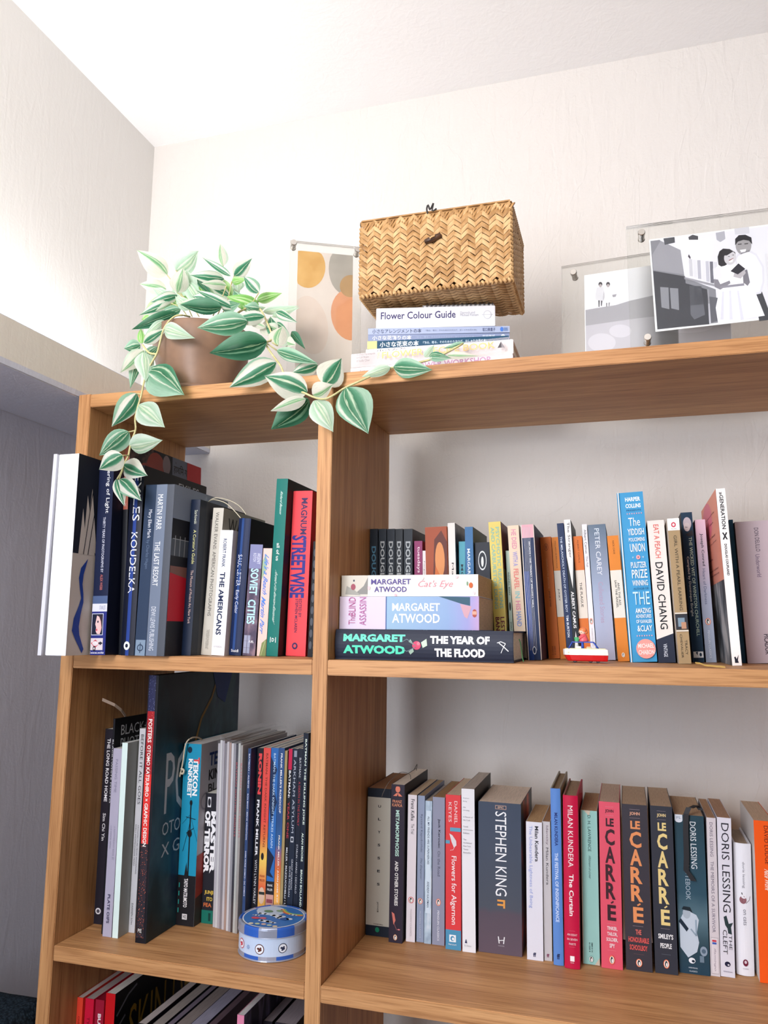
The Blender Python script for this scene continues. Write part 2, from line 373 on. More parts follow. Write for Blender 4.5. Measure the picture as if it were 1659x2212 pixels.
def B(id, bl, br, by, tl, tr, ty, y, c, l, **kw):
    d = dict(id=id, b=(bl, br, by), t=(tl, tr, ty), y=y, c=c, l=l)
    for k in ('d', 'fix', 'g'):
        if k in kw: d[k] = kw.pop(k)
    d['k'] = kw; return d
W_ = 'eef0f4'; K_ = '15171c'
def squeeze(items, k):
    out = []
    for it in items:
        if it[0] == 'r': out.append(('r', it[1]*k, min(1, it[2]*k), it[3], it[4], it[5]))
        elif it[0] == 'p': out.append(('p', [(u*k, v) for u, v in it[1]], it[2]))
        elif it[0] == 'l': out.append(('l', [(u*k, v) for u, v in it[1]], it[2]*.5, it[3]))
    return out
# ---- second shelf, left bay: large photography books
cover_face = [('r', 0, 1, 0, 1, 'cdc5bd'), ('r', 0, 1, 0, .5, '1b202c'), ('p', [(.22, .5), (.3, .27), (.55, .5)], 'cdc5bd'), ('p', [(.38, .5), (.45, .2), (.9, .5)], 'cdc5bd'), ('p', [(.5, .42), (.62, .16), (.97, .5)], 'cdc5bd'),
  ('l', [(.42, .5), (.66, .16)], .015, '1b202c'), ('l', [(.6, .5), (.82, .22)], .015, '1b202c'),
  ('p', [(.62, .52), (.36, .57), (.3, .62), (.36, .67), (.44, .72), (.36, .76), (.2, .82), (.16, .88), (.3, .92), (.6, .99), (.66, .97), (.46, .9), (.42, .86), (.46, .8), (.54, .74), (.52, .7), (.46, .65), (.48, .6)], '26459c')]
dS = [('t', 'uffering of Light', .52, .82, .0, .27, W_), ('t', 'THIRTY YEARS OF PHOTOGRAPHS BY', .45, .62, .29, .58, 'c9cede', .01), ('t', 'ALEX WEBB', .45, .62, .59, .67, 'b56a66', .01),
  ('r', 0, 1, .70, .74, '4c5f86'), ('r', .0, 1, .74, .78, 'd9dcea'), ('h', 'STAINLESS', .5, .9, .75, .77, '7a7f96'), ('r', 0, 1, .78, 1, '232c7a'),
  ('r', .02, .8, .79, .9, 'dfe2f0'), ('r', .05, .77, .793, .897, '1a2036'), ('e', .55, .85, .17, .045, 'e8b7b4'), ('p', [(.38, .80), (.28, .845), (.35, .86), (.33, .88), (.42, .893), (.62, .895), (.6, .81)], 'e9c1bf'), ('e', .46, .832, .05, .006, '2a2a3a'), ('e', .40, .873, .045, .006, 'd2455b'), ('p', [(.5, .8), (.74, .8), (.74, .87), (.66, .83)], '3a2a33'),
  ('r', .02, .85, .915, .975, 'd9cfd3'), ('p', [(.05, .94), (.35, .922), (.65, .94), (.35, .965)], 'c93a4a'), ('h', 'TOPAZ', .16, .56, .932, .948, 'f7eef0', .02), ('p', [(.55, .94), (.7, .932), (.85, .94), (.7, .95)], '2b2830'), ('e', .3, .967, .1, .013, '23232b'), ('e', .3, .967, .05, .006, 'd9cfd3'), ('h', 'Z marches ahead ..more brilliant', .02, .95, .982, .993, 'e8e8f4', .01)]
swirl = lambda u, v, c: [('e', u, v, .22, .018, c), ('e', u, v, .11, .009, '2c3350'), ('l', [(u-.3, v+.012), (u, v-.02), (u+.3, v+.004)], .07, c)]
r2l = [
 B('b1', 80, 93, 1417, 117, 127, 981, 'a', 'd8dae6', 'floppy pale and navy oversized paperback at the far left end of the books', pages='e6e6ee', fix={'T': .006}),
 B('b2', 94, 143.5, 1416, 128, 170, 981, 'a', 'e9edf2', 'thick white spined book with black and beige cover and blue squiggle, jutting out', style='h', b=0.0001, right='cdc5bd', pages='e8e8ea', dR=[('r', 0, 1, 0, 1, 'cdc5bd'), ('r', 0, 1, 0, .5, '1b202c')]+squeeze(cover_face[2:], .29)),
 B('b3', 190, 252, 1416, 219.5, 262, 1000, 'a', '161f3e', 'thick dark blue photo book with small television picture and red diamond low on its spine', style='h', b=.0006, d=.85, dS=dS, right='141a30'),
 B('b4', 252, 264, 1414, 263, 283, 953, .0, '17191f', 'tallest dark book with brown spine top and a red corner on its side cover', style='h', b=.0005, 
   dS=[('r', 0, 1, 0, .33, '9c5644'), ('h', 'PX', .1, .7, .3, .315, 'c8a0a0')],
   dR=[('r', 0, 1, 0, 1, '20232c'), ('r', 0, .3, 0, .3, speck([(.4, '1a1516'), (.62, '5a4440')], 60, name='paint')), ('e', .34, .1, .13, .09, '9b4a42'), ('e', .20, .16, .1, .08, '8a4038'), ('e', .48, .055, .055, .05, '8d7f88'), ('r', .56, .78, 0, .3, '6d7890'), ('t', 'हाशिम', .60, .62, .02, .03, '15171c'), ('h', 'हाशिम ग', .58, .78, .03, .085, '20232c', .01), ('r', .78, 1, 0, .4, 'd0232b')]),
 B('b5', 260, 289, 1414, 285, 313, 1006, -.03, '12172a', 'glossy black and blue streaked photo book whose cover shows white capital letters along the top', style='h', b=.002,
   dS=[('r', .42, .66, 0, 1, '24408c'), ('t', 'EXILES', .35, .85, .05, .30, W_), ('t', 'KOUDELKA', .35, .8, .36, .68, W_), ('e', .5, .95, .22, .022, W_), ('e', .5, .95, .1, .01, '1a2036')],
   right='0f1218', dR=[('h', 'EXILES', .52, .86, .035, .085, 'b9bfc8')]),
 B('b6', 290, 313, 1416, 315, 339, 1047.5, 'a', '2c3c55', 'slim slate blue book with a pale square emblem at the foot of its spine',
   dS=[('t', 'Mary Ellen Mark', .35, .75, .15, .32, 'dfe3ec'), ('t', 'by Charles Hagen', .35, .7, .33, .50, '62738f'), ('r', .08, .95, .91, 1, '7f93a8')]+[('e', .5, .955, .28, .02, '2c3c55'), ('e', .5, .955, .2, .014, '7f93a8'), ('l', [(.5, .925), (.5, .985)], .06, '2c3c55')]),
 B('b7', 314, 355, 1416, 340, 377, 1047, 'a', '4d525c', 'grey hardback with pale blue grey spine band and beach photograph on its side cover', style='h', b=.001,
   dS=[('r', 0, .62, 0, 1, '707c90'), ('t', 'MARTIN PARR', .12, .42, .06, .27, 'eef0f4'), ('t', 'THE LAST RESORT', .12, .42, .34, .60, 'eef0f4'), ('t', 'DEWI LEWIS PUBLISHING', .16, .42, .72, .97, 'd9dee6')],
   dR=[('r', 0, 1, 0, 1, '8d9db4'), ('r', 0, .6, .2, .52, '1f2028'), ('r', 0, .5, .32, .42, '56606c'), ('l', [(.02, .32), (.5, .32)], .006, 'b9c0c8'), ('l', [(.06, .3), (.06, .42)], .01, 'b0b8c0'), ('l', [(.14, .3), (.14, .42)], .01, 'b0b8c0'), ('l', [(.22, .3), (.22, .42)], .01, 'b0b8c0'), ('l', [(.3, .3), (.3, .42)], .01, 'b0b8c0'), ('r', 0, .6, .48, .58, '8a6258'), ('p', [(0, .52), (.34, .55), (.4, .62), (.36, .8), (0, .85)], 'd01f33'), ('r', 0, .6, .8, 1, '1a1b24')]),
 B('b8', 391, 412, 1413, 414, 433, 1079.5, 'a', '142036', 'dark navy cloth grained photography guide with two thin cream ribbons looping over it', style='h', b=.001, right='3c4048',
   dS=[('t', 'Szarkowski', .5, .8, .07, .16, 'cfd4c0'), ('t', "A Curator's Guide", .5, .8, .2, .42, 'd8d890'), ('t', 'The Museum of Modern Art, New York', .45, .75, .46, .8, 'c8b0a8')],
   dR=[('r', .0, .12, 0, 1, '222c3c'), ('r', .22, .6, .11, .46, '9c8f96'), ('r', .22, .6, .46, .65, '6e5548')]),
 B('b9', 434, 455, 1413, 458, 485, 1098, 'a', 'c9c5ba', 'cream book with letterspaced grey capitals beside the slimmer white book', style='h', b=.0005, right='a7a397',
   dS=[('t', 'WALKER EVANS: AMERICAN PHOTOGRAPHS', .3, .62, .03, .74, '55534e'), ('t', 'THE MUSEUM OF MODERN ART', .35, .65, .83, .96, '8a867c')],
   dR=[('h', 'WALKER', .12, .85, .06, .17, '2c2a28')]),
 B('b10', 455, 484, 1414, 475, 504, 1146, 'a', 'eef0f2', 'bright white book with bold navy capitals, in front of the cream one', right='d9d9dc', pages='eeeeee', d=.8,
   dS=[('t', 'ROBERT FRANK', .3, .56, .07, .30, '2a3c66', .01), ('t', 'THE AMERICANS', .22, .62, .34, .84, '1f2c50', .025), ('h', 'STEIDL', .15, .8, .925, .938, 'a9abb4')]),
 B('b11', 493, 522, 1413, 518.4, 541, 1120.5, 'a', '16264c', 'deep blue satin jacketed book with small white lettering and black side cover', style='h', b=.002, right='1c1018',
   dS=[('r', .3, .5, 0, .96, '2a4a86'), ('t', 'SAUL LEITER', .2, .55, .27, .5, 'dfe4f4'), ('t', 'Early Color', .15, .5, .53, .7, 'dfe4f4'), ('h', 'Steidl', .2, .8, .955, .975, 'e8ecf4', .01)]),
 B('b12', 523, 552.5, 1412, 542, 568.5, 1177, 'a', speck([(.4, '4a4056'), (.55, '6a5a6c'), (.66, '8c7480')], 90, (1, 1, .6), 'city'), 'purple grey book with blocky pale blue lettering and a city photograph wrapped round the spine', right='2a2434',
   dS=[('r', 0, 1, 0, .22, '8488b0'), ('t', 'ARSENIY', .62, .9, .08, .18, 'd5d8ea', .01), ('t', 'KOTOV', .3, .55, .08, .16, 'd5d8ea', .01), ('t', 'SOVIET', .18, .82, .22, .46, 'b7e4f8', .03), ('t', 'CITIES', .14, .78, .5, .72, 'b7e4f8', .03), ('r', .05, .55, .82, .98, '9aa0b8'), ('l', [(.05, .87), (.55, .87)], .02, '6a6478'), ('l', [(.05, .93), (.55, .93)], .02, '6a6478'), ('l', [(.3, .82), (.3, .98)], .04, '6a6478'), ('h', 'FUEL', .45, .85, .865, .885, 'f0eef4', .02)]),
 B('b13', 553.5, 574, 1415, 568.5, 588, 1185, 'a', 'ecc9c0', 'narrow pink book with blue handwriting style title and leaf green foot',
   dS=[('p', [(0, .12), (.4, .05), (.5, .2), (0, .3)], '9fb89a'), ('t', "Life's a Beach", .22, .72, .05, .42, '4f86d8', .02, 1), ('t', 'Martin Parr', .15, .62, .45, .78, '4f86d8', .02, 1), ('p', [(.3, 1), (.5, .88), (1, .84), (1, 1)], '7d8c58'), ('l', [(.45, 1), (.85, .86)], .06, 'b4b98a')]),
 B('b14', 575, 600.5, 1414.7, 597.6, 623.7, 1034.7, 'a', '14736a', 'tall teal green hardback standing above its neighbours near the divider', right='10282e', style='h', b=.0003,
   dS=[('t', 'Richard Benson', .42, .62, .07, .2, 'cfe8e0', .01, 1), ('t', 'all of us', .35, .62, .37, .47, 'eef6f4', .01), ('t', 'Portraits of an American Bicentennial', .36, .58, .52, .80, 'cfe8e0', .01, 1), ('h', 'D', .42, .62, .9, .92, 'eef6f4', .02), ('l', [(.3, .895), (.3, .925)], .05, 'eef6f4'), ('l', [(.75, .895), (.75, .925)], .05, 'eef6f4')]),
 B('b15', 615, 659.5, 1415, 632, 675.5, 1061, 'a', 'ee4a52', 'coral red thick book with huge purple blue block lettering next to the divider', right='d01a22', style='h', b=.0003,
   dS=[('t', 'MAGNUM', .45, .78, .045, .27, '3b2a5a', .02), ('t', 'STREETWISE', .05, .8, .275, .655, '2f2f86', .035), ('t', 'EDITED BY', .56, .7, .66, .77, '4a2a50', .01), ('t', 'STEPHEN MCLAREN', .38, .52, .66, .86, '4a2a50', .01), ('e', .45, .94, .14, .02, '3b2a5a'), ('e', .45, .94, .07, .01, 'ee4a52')]),
 B('b16', 663, 674, 1416, 678, 685, 1170, .2, '17191f', 'small black book with grey patterned spine squeezed between red book and divider', right=speck([(.42, '10343c'), (.5, '9fd4d4'), (.6, '1c4a54')], 160, name='teal'), fix={'T': .0075},
   dS=[('e', .5, .1+.1*i, .3, .035, '4c5058') for i in range(9)]),
]
row(Z0, r2l, X1+.0004)
# ---- second shelf, right bay
DA = lambda: [('t', 'DOUGLAS ADAMS', .22, .78, .10, .78, 'a9b0b4', .03)]
dt = [('r', 0, .0, 0, 0, K_)]
wh = [('l', [(.18+.12*i, .02), (.24+.1*i, .2), (.16+.12*i, .45), (.26+.1*i, .7), (.2+.12*i, .93)], .02, 'c9ced8') for i in range(5)]
r2r = [
 B('e1', 799, 816, 1400, 799, 816, 1142.8, .44, '16222f', 'first of five matching dark navy paperbacks, the one against the divider', dS=[('t', 'DOUGLAS ADAMS', .22, .78, .14, .82, '4f86a4', .03)]),
 B('e2', 818, 834.5, 1400, 818, 834.5, 1142.8, .44, '16222f', 'second of five matching dark navy paperbacks counting from the divider', dS=DA()),
 B('e3', 836, 852.5, 1400, 836, 853, 1142.8, .44, '16222f', 'middle one of five matching dark navy paperbacks with grey stencil letters', dS=DA()),
 B('e4', 854, 870, 1400, 854, 870, 1142.8, .44, '1a232c', 'fourth of five matching dark navy paperbacks counting from the divider', dS=DA()),
 B('e5', 872, 891, 1400, 872, 891, 1142.8, .44, '1c2630', 'fifth and thickest of the matching dark navy paperbacks, beside the magenta book', dS=DA()),
 B('e6', 897, 914, 1398, 894.4, 912.7, 1169, .45, '8c3466', 'magenta paperback with white lower case lettering behind the stacked books', dS=[('t', 'tuesdays with morrie', .3, .75, .05, .62, 'f0dce8', .01)]),
 B('e7', 914.6, 922, 1398, 912.9, 920, 1190, .45, 'e6e2e4', 'very thin white paperback between the magenta and orange books', dS=[('t', 'Forgotten Bolder Small World', .3, .7, .1, .75, '6a6670')]),
 B('e8', 925, 972, 1402, 917.6, 965, 1139, .40, 'd86a2c', 'broad orange paperback with a painted womans profile at the top of its spine',
   dS=[('r', 0, 1, 0, .5, '9c4a2c'), ('p', [(.3, .5), (.42, .1), (.75, .03), (1, .12), (1, .5)], '5c2a22'), ('e', .66, .26, .22, .14, 'd08a54'), ('p', [(.35, .5), (.45, .3), (.75, .42), (.8, .5)], 'c46a34'), ('p', [(.02, .98), (.3, .5), (0, .5)], '8c5a74'), ('t', 'marg', .55, .68, .54, .98, '3a1e18', .0), ('t', 'ATW', .28, .45, .54, .98, '3a1e18', .0)]),
 B('e9', 974, 991, 1404, 966.8, 983.6, 1130, .41, 'dedad6', 'white paperback with black serif name, right of the orange painted one', right=speck([(.4, '1c1c20'), (.6, '54545a')], 60, name='photo'), dS=[('t', 'Margaret Atwood', .35, .72, .3, .9, '2c2a2e')]),
 B('e10', 993, 1007, 1402, 989.4, 1005, 1170, .44, '4f9cae', 'short turquoise paperback between the white and the mid blue ones', dS=[('t', 'MORAL DISORDER', .3, .68, .2, .9, '16303a', .01)]),
 B('e11', 1009, 1029, 1404, 1005, 1020, 1138.5, .42, '356a9c', 'mid blue paperback with white capitals behind the stacked books', right='3c4c50', dS=[('t', 'MARGARET', .25, .6, .17, .42, 'dce8f0', .01), ('t', 'ATWOOD', .2, .75, .45, .9, 'f0f4f8', .01)]),
 B('e12', 1030, 1063, 1402, 1025.5, 1057, 1172, .44, '1c2230', 'dark paperback with a small white bird emblem and red gowned figure', dS=[('e', .5, .16, .28, .085, 'dde2e8'), ('e', .5, .16, .24, .072, '1c2230'), ('e', .5, .17, .08, .045, 'e8ecf0'), ('r', 0, 1, .36, 1, '4e4258'), ('p', [(.4, .95), (.5, .52), (.7, .52), (.85, .95)], '8c2c38'), ('e', .6, .49, .12, .04, 'dcd8e4')]),
 B('e13', 1071, 1098, 1412, 1055, 1081, 1128, .40, 'd8c468', 'yellow paperback with pale turquoise capitals and maroon ones below', right='6e1c1c',
   dS=[('t', 'PSYCHOTIC REACTIONS', .55, .85, .04, .64, '86b4a4', .02), ('t', 'AND CARBURETOR DUNG', .15, .45, .04, .64, '86b4a4', .02), ('t', 'LESTER', .55, .88, .70, .88, '6a2438', .02), ('t', 'BANGS', .15, .48, .70, .86, '6a2438', .02)],
   dR=[('r', 0, .9, .35, 1, speck([(.45, '2c4a34'), (.55, 'c89c34')], 40, name='jumble'))]),
 B('e14', 1103, 1112, 1414, 1093, 1099, 1190, .44, 'a8bcae', 'thin sage green paperback tucked beside the yellow one', dS=[('t', 'WENDELL BERRY', .3, .75, .2, .42, '20302c', .01), ('t', 'WHAT ARE PEOPLE FOR', .3, .75, .66, .95, '20302c', .01), ('e', .5, .52, .25, .04, '1c2420')]),
 B('e15', 1113, 1141, 1417, 1097.5, 1118.6, 1136, .42, 'e2cdb4', 'peach paperback with pink and blue capitals running down the spine',
   dS=[('t', 'HE DIED', .3, .72, .03, .18, 'd88ca4', .02), ('t', 'WITH A', .3, .72, .2, .31, '9c94cc', .02), ('t', 'FELAFEL', .3, .72, .33, .48, 'e07c74', .02), ('t', 'IN', .3, .72, .50, .55, '94c4c4', .02), ('t', 'HIS', .3, .72, .57, .64, 'd88ca4', .02), ('t', 'HAND', .3, .72, .65, .76, '8498cc', .02), ('h', 'D', .3, .6, .8, .825, '7cb4bc'), ('e', .5, .845, .2, .012, '4c9cac'), ('h', 'S', .35, .6, .865, .89, '7cb4bc'), ('h', 'B', .35, .6, .91, .93, 'd84c54')]),
 B('e17', 1140, 1178, 1421, 1126, 1157, 1134, .36, '182c54', 'battered dark blue paperback with white spine creases and pink top edge', pages='b8a890', d=.75,
   dS=[('r', 0, 1, 0, .1, 'd8a4b0'), ('r', 0, .06, 0, 1, 'd8d0c8'), ('r', .94, 1, 0, 1, 'd0c4b8'), ('r', .06, .45, .35, 1, '1c3c80')]+wh+[('t', 'BRONTE • THE TENANT OF WILDFELL HALL', .52, .66, .13, .62, 'd8dce4', .01), ('e', .5, .93, .14, .03, 'c8d0dc'), ('e', .5, .93, .1, .022, '182c54')]),
 B('e18', 1181, 1209.5, 1423.5, 1161.5, 1190, 1161, 'c', 'd8722c', 'plain orange paperback leaning left with a small oval mark near its top', pages='a89478',
   dS=[('e', .5, .085, .2, .03, '9c4c1c'), ('e', .5, .085, .16, .024, 'd8722c'), ('e', .5, .085, .07, .018, '9c4c1c'), ('t', 'CHARLOTTE BRONTË', .42, .56, .18, .43, 'e8a468', .01), ('t', 'JANE EYRE', .42, .58, .45, .58, '6a3414', .01), ('t', 'ISBN 0 14', .55, .68, .9, .97, '6a3414'), ('t', '043011 2', .35, .48, .9, .97, '6a3414')]),
 B('e19', 1210, 1226, 1424, 1192, 1204.5, 1161, 'c', 'e0832c', 'narrow orange paperback with a cream middle band, left of the navy slim one', dS=[('r', 0, 1, .28, .66, 'e4dccf'), ('t', 'WILLIAM S BURROUGHS', .42, .6, .03, .26, '5c3818'), ('t', 'JUNKY', .35, .65, .43, .53, '2c2420', .01)]),
 B('e20', 1226, 1241, 1425, 1203, 1217, 1131, .50, '1c3058', 'slim navy paperback with small white capitals, leaning against its neighbour', dS=[('t', 'THE MELANCHOLY DEATH OF OYSTER BOY', .3, .62, .1, .66, 'ccd8ec', .01), ('t', 'TIM BURTON', .28, .62, .68, .84, 'e4ecf8', .02)]),
 B('e21', 1241, 1255, 1425, 1218, 1232, 1123, .49, '1c2428', 'slim black and white paperback with pointed triangle shapes on the spine', right='2a2c30',
   dS=[('r', 0, 1, 0, .27, 'eceae8'), ('p', [(0, .27), (1, .27), (.6, .5)], 'eceae8'), ('t', 'The Stranger', .3, .8, .02, .28, '26262c', .0), ('t', 'ALBERT CAMUS', .25, .7, .52, .78, 'f0f0f0', .02), ('p', [(.2, .92), (.5, .8), (.8, .92)], 'eceae8')]),
 B('e22', 1256, 1280, 1426, 1238, 1257.5, 1159, 'c', 'd8722c', 'orange and cream banded paperback just behind the toy boat', dS=[('r', 0, 1, .28, .67, 'e4dccf'), ('t', 'ALBERT CAMUS', .42, .6, .03, .22, '7c4420'), ('t', 'THE PLAGUE', .36, .62, .38, .58, '2c2420', .01)]),
 B('e23', 1277, 1289, 1427, 1256, 1267.5, 1133, .51, 'eceaee', 'slim white paperback with a small oval mark beside the wide grey blue book', dS=[('t', 'Albert Camus', .3, .75, .04, .22, '3c3a40'), ('t', 'The Fall', .35, .7, .24, .32, '7c7a80')]+bird(.5, .72, .36, .022)+[('t', 'MODERN CLASSICS', .4, .6, .77, .9, 'b8b6bc')]),
 B('e24', 1290, 1330.8, 1427.7, 1270, 1307, 1134, .50, grad([(0, 'b4bcd8'), (.5, '98a8c4'), (1, '56687c')], 2, .2, 'haze'), 'wide grey blue faded paperback behind the right end of the toy boat',
   dS=[('t', 'PETER CAREY', .35, .62, .03, .38, 'e0e8f4'), ('t', 'Collected Stories', .35, .62, .43, .73, 'b09cb8')], right='2c2028'),
 B('e25', 1334.7, 1360.7, 1429.5, 1311.7, 1335, 1158, 'c', 'e0832c', 'orange and cream banded paperback left of the tall sky blue book', dS=[('r', 0, 1, .28, .66, 'e4dccf'), ('t', 'NICK CAVE', .42, .58, .04, .15, '6c4018'), ('t', 'AND THE ASS', .54, .72, .38, .56, '2c2420', .01), ('t', 'SAW THE ANGEL', .3, .48, .36, .58, '2c2420', .01)]+bird(.5, .95, .14, .018, 'f0e0cc')),
 B('e26', 1361.7, 1420, 1431.5, 1332, 1388.5, 1065, 'c', '3c98cc', 'tall sky blue paperback covered in hand drawn white lettering with a pink disc', pages='d8dce4', left='4ca4cc',
   dS=[('h', 'HARPER', .3, .88, .03, .055, 'eef6fa', .03), ('h', 'COLLINS', .3, .88, .07, .095, 'eef6fa', .03), ('h', 'PRESENTS', .32, .88, .105, .115, '1c5c8c', .01)]+[('e', .34+.09*i, .13, .02, .004, 'e8a4ac') for i in range(7)]+
      [('h', 'The', .36, .8, .155, .205, 'eef6fa', .0), ('h', 'YIDDISH', .3, .92, .22, .26, 'eef6fa', .01), ('h', 'POLICEMENS', .32, .92, .275, .297, 'eef6fa', .01), ('h', 'UNION', .34, .9, .31, .36, 'eef6fa', .01), ('e', .62, .392, .08, .013, 'e8a4ac'), ('e', .62, .392, .02, .004, '442024'), ('h', 'BY', .4, .46, .388, .397, 'dceef6'), ('h', 'THE', .76, .84, .388, .397, 'dceef6'),
       ('h', 'PULITZER', .32, .9, .42, .455, 'eef6fa', .01), ('h', 'PRIZE', .33, .91, .465, .515, 'eef6fa', .01), ('h', 'WINNING', .32, .9, .527, .56, 'eef6fa', .01), ('h', 'AUTHOR OF', .34, .9, .57, .583, '1c5c8c'), ('h', 'THE', .3, .92, .595, .67, 'c4e4f4', .0), ('h', 'AMAZING', .35, .92, .69, .72, 'eef6fa', .01), ('h', 'ADVENTURES', .35, .92, .727, .748, 'eef6fa', .01), ('h', 'OF KAVALIER', .35, .93, .757, .778, 'eef6fa', .01), ('h', '&CLAY', .37, .92, .79, .825, 'eef6fa', .01)]+[('e', .34+.09*i, .85, .02, .004, 'e8a4ac') for i in range(7)]+
      [('e', .62, .925, .36, .056, 'e89c94'), ('h', 'MICHAEL', .34, .92, .895, .92, 'f6f2f0', .01), ('h', 'CHABON', .34, .92, .932, .957, 'f6f2f0', .01), ('r', .03, .07, 0, 1, 'e4eef4')]),
 B('e27', 1421.6, 1461, 1432.5, 1398.5, 1433, 1125, 'c', 'e2dcd6', 'off white paperback with red and large black capitals and a navy foot', left='1c2430', dS=[('p', [(0, .84), (1, .8), (1, 1), (0, 1)], '20283c'), ('t', 'EAT A PEACH', .34, .66, .03, .27, 'd8645c', .01), ('t', 'DAVID CHANG', .28, .72, .3, .77, '1c1e24', .01), ('t', 'VINTAGE', .36, .58, .87, .96, 'ccd4e0', .01)]),
 B('e28', 1467, 1493.7, 1434.7, 1440.7, 1466.6, 1120.5, 'c', 'a48c68', 'tan and gold paperback with a white square on top and small picture panel low down', left='c8bcae',
   dS=[('r', 0, 1, 0, .085, 'efeeec'), ('e', .5, .045, .2, .018, 'c83c54'), ('e', .5, .045, .1, .009, 'efeeec'), ('h', 'PLUME', .3, .72, .07, .078, '8c8c90'), ('t', 'GIRL WITH A PEARL EARRING', .42, .68, .12, .64, '4c4434', .0), ('r', 0, 1, .665, .77, '2c3038'), ('r', .2, .75, .69, .75, '7c94a4'), ('r', .45, .85, .72, .765, 'b88c70'), ('t', 'TRACY', .6, .8, .84, .94, '4c4434'), ('t', 'CHEVALIER', .25, .42, .8, .96, '4c4434'), ('r', 0, 1, .655, .662, 'e8e4dc'), ('r', 0, 1, .775, .782, 'e8e4dc')]),
 B('e29', 1497, 1522, 1431.5, 1470, 1494.8, 1107.5, 'c', '16344c', 'dark blue paperback with a grey bald head portrait at the top of its spine', left='101820',
   dS=[('e', .5, .075, .36, .042, 'c0b8c0'), ('e', .45, .10, .28, .03, 'ccc4c8'), ('p', [(.3, .15), (.9, .12), (.98, .16), (.5, .165)], '2a2a30'), ('l', [(.28, .1), (.5, .103)], .05, '4c4450'), ('t', 'THE WICKED WIT OF WINSTON CHURCHILL', .52, .8, .17, .83, 'b4ccb8', .01), ('t', 'Compiled by Dominique Enright', .16, .42, .3, .7, 'd8e4e4', .01), ('r', .1, .95, .93, .97, 'eef2f2'), ('p', [(.3, .935), (.45, .955), (.5, .93)], '16344c'), ('e', .72, .95, .1, .012, '16344c')]),
 B('e30', 1525, 1548.4, 1431.5, 1501, 1522.5, 1123, 'c', grad([(0, '98a4b8'), (.5, 'a4a8bc'), (1, 'd4b4c4')], 2, .2, 'fade'), 'pale lilac grey paperback with small oval mark, left of the pink covered book', dS=[('t', 'Joseph Conrad', .35, .68, .1, .33, '2c2c38', .01), ('t', 'Heart of Darkness', .35, .62, .35, .6, '5c6480')]+bird(.5, .72, .27, .024)+[('t', 'PENGUIN CLASSICS', .38, .58, .78, .97, 'dce0ea', .01)]),
 B('e31', 1582, 1603, 1438.5, 1546, 1566, 1056, 'c', 'edeae8', 'tall white spined paperback whose side cover is coral pink over a grey rock photograph', d=.9,
   left=speck([(.38, '34383c'), (.5, '70767c'), (.62, 'b8b8ba')], 26, (1, 1, .6), 'rock'),
   dS=[('t', '»GENERATION', .3, .72, .02, .235, '1c1c22', .02), ('l', [(.3, .255), (.72, .295)], .14, '1c1c22'), ('l', [(.72, .255), (.3, .295)], .14, '1c1c22'), ('t', 'DOUGLAS COUPLAND', .36, .62, .32, .5, '1c1c22', .02), ('p', [(.3, .985), (.3, .965), (.25, .955), (.4, .95), (.5, .965), (.75, .94), (.62, .97), (.7, .985)], '1c1c2c')],
   dL=[('r', 0, 1, 0, .52, 'f5a28a'), ('e', .35, .12, .3, .12, 'ee8094')]+[('h', s, u, u+w_, v, v+.012, '6c2c34') for s, u, w_, v in (("everything", .3, .5, .1), ('like', .5, .2, .15), ('in a mess', .35, .4, .23), ('on the phone', .35, .45, .27), ('life', .3, .2, .36), ('and other', .3, .5, .43), ('conditions', .3, .5, .46))]),
 B('e32', 1604, 1611, 1434, 1574, 1584, 1123, .53, '2a5878', 'thin teal blue paperback to the left of the big pink grey one', dS=[]),
 B('e33', 1613, 1705, 1434.5, 1586, 1672, 1127, .5, 'c0b0b8', 'very thick pinkish grey paperback cut off by the right edge of the photograph', left='2c1420',
   dS=[('t', 'DON DELILLO', .47, .58, .05, .22, '4c4450'), ('t', 'Underworld', .44, .55, .24, .4, '6c5c74'), ('t', 'PICADOR', .46, .58, .8, .94, '2c2430', .01)]),
]
row(Z0, r2r)
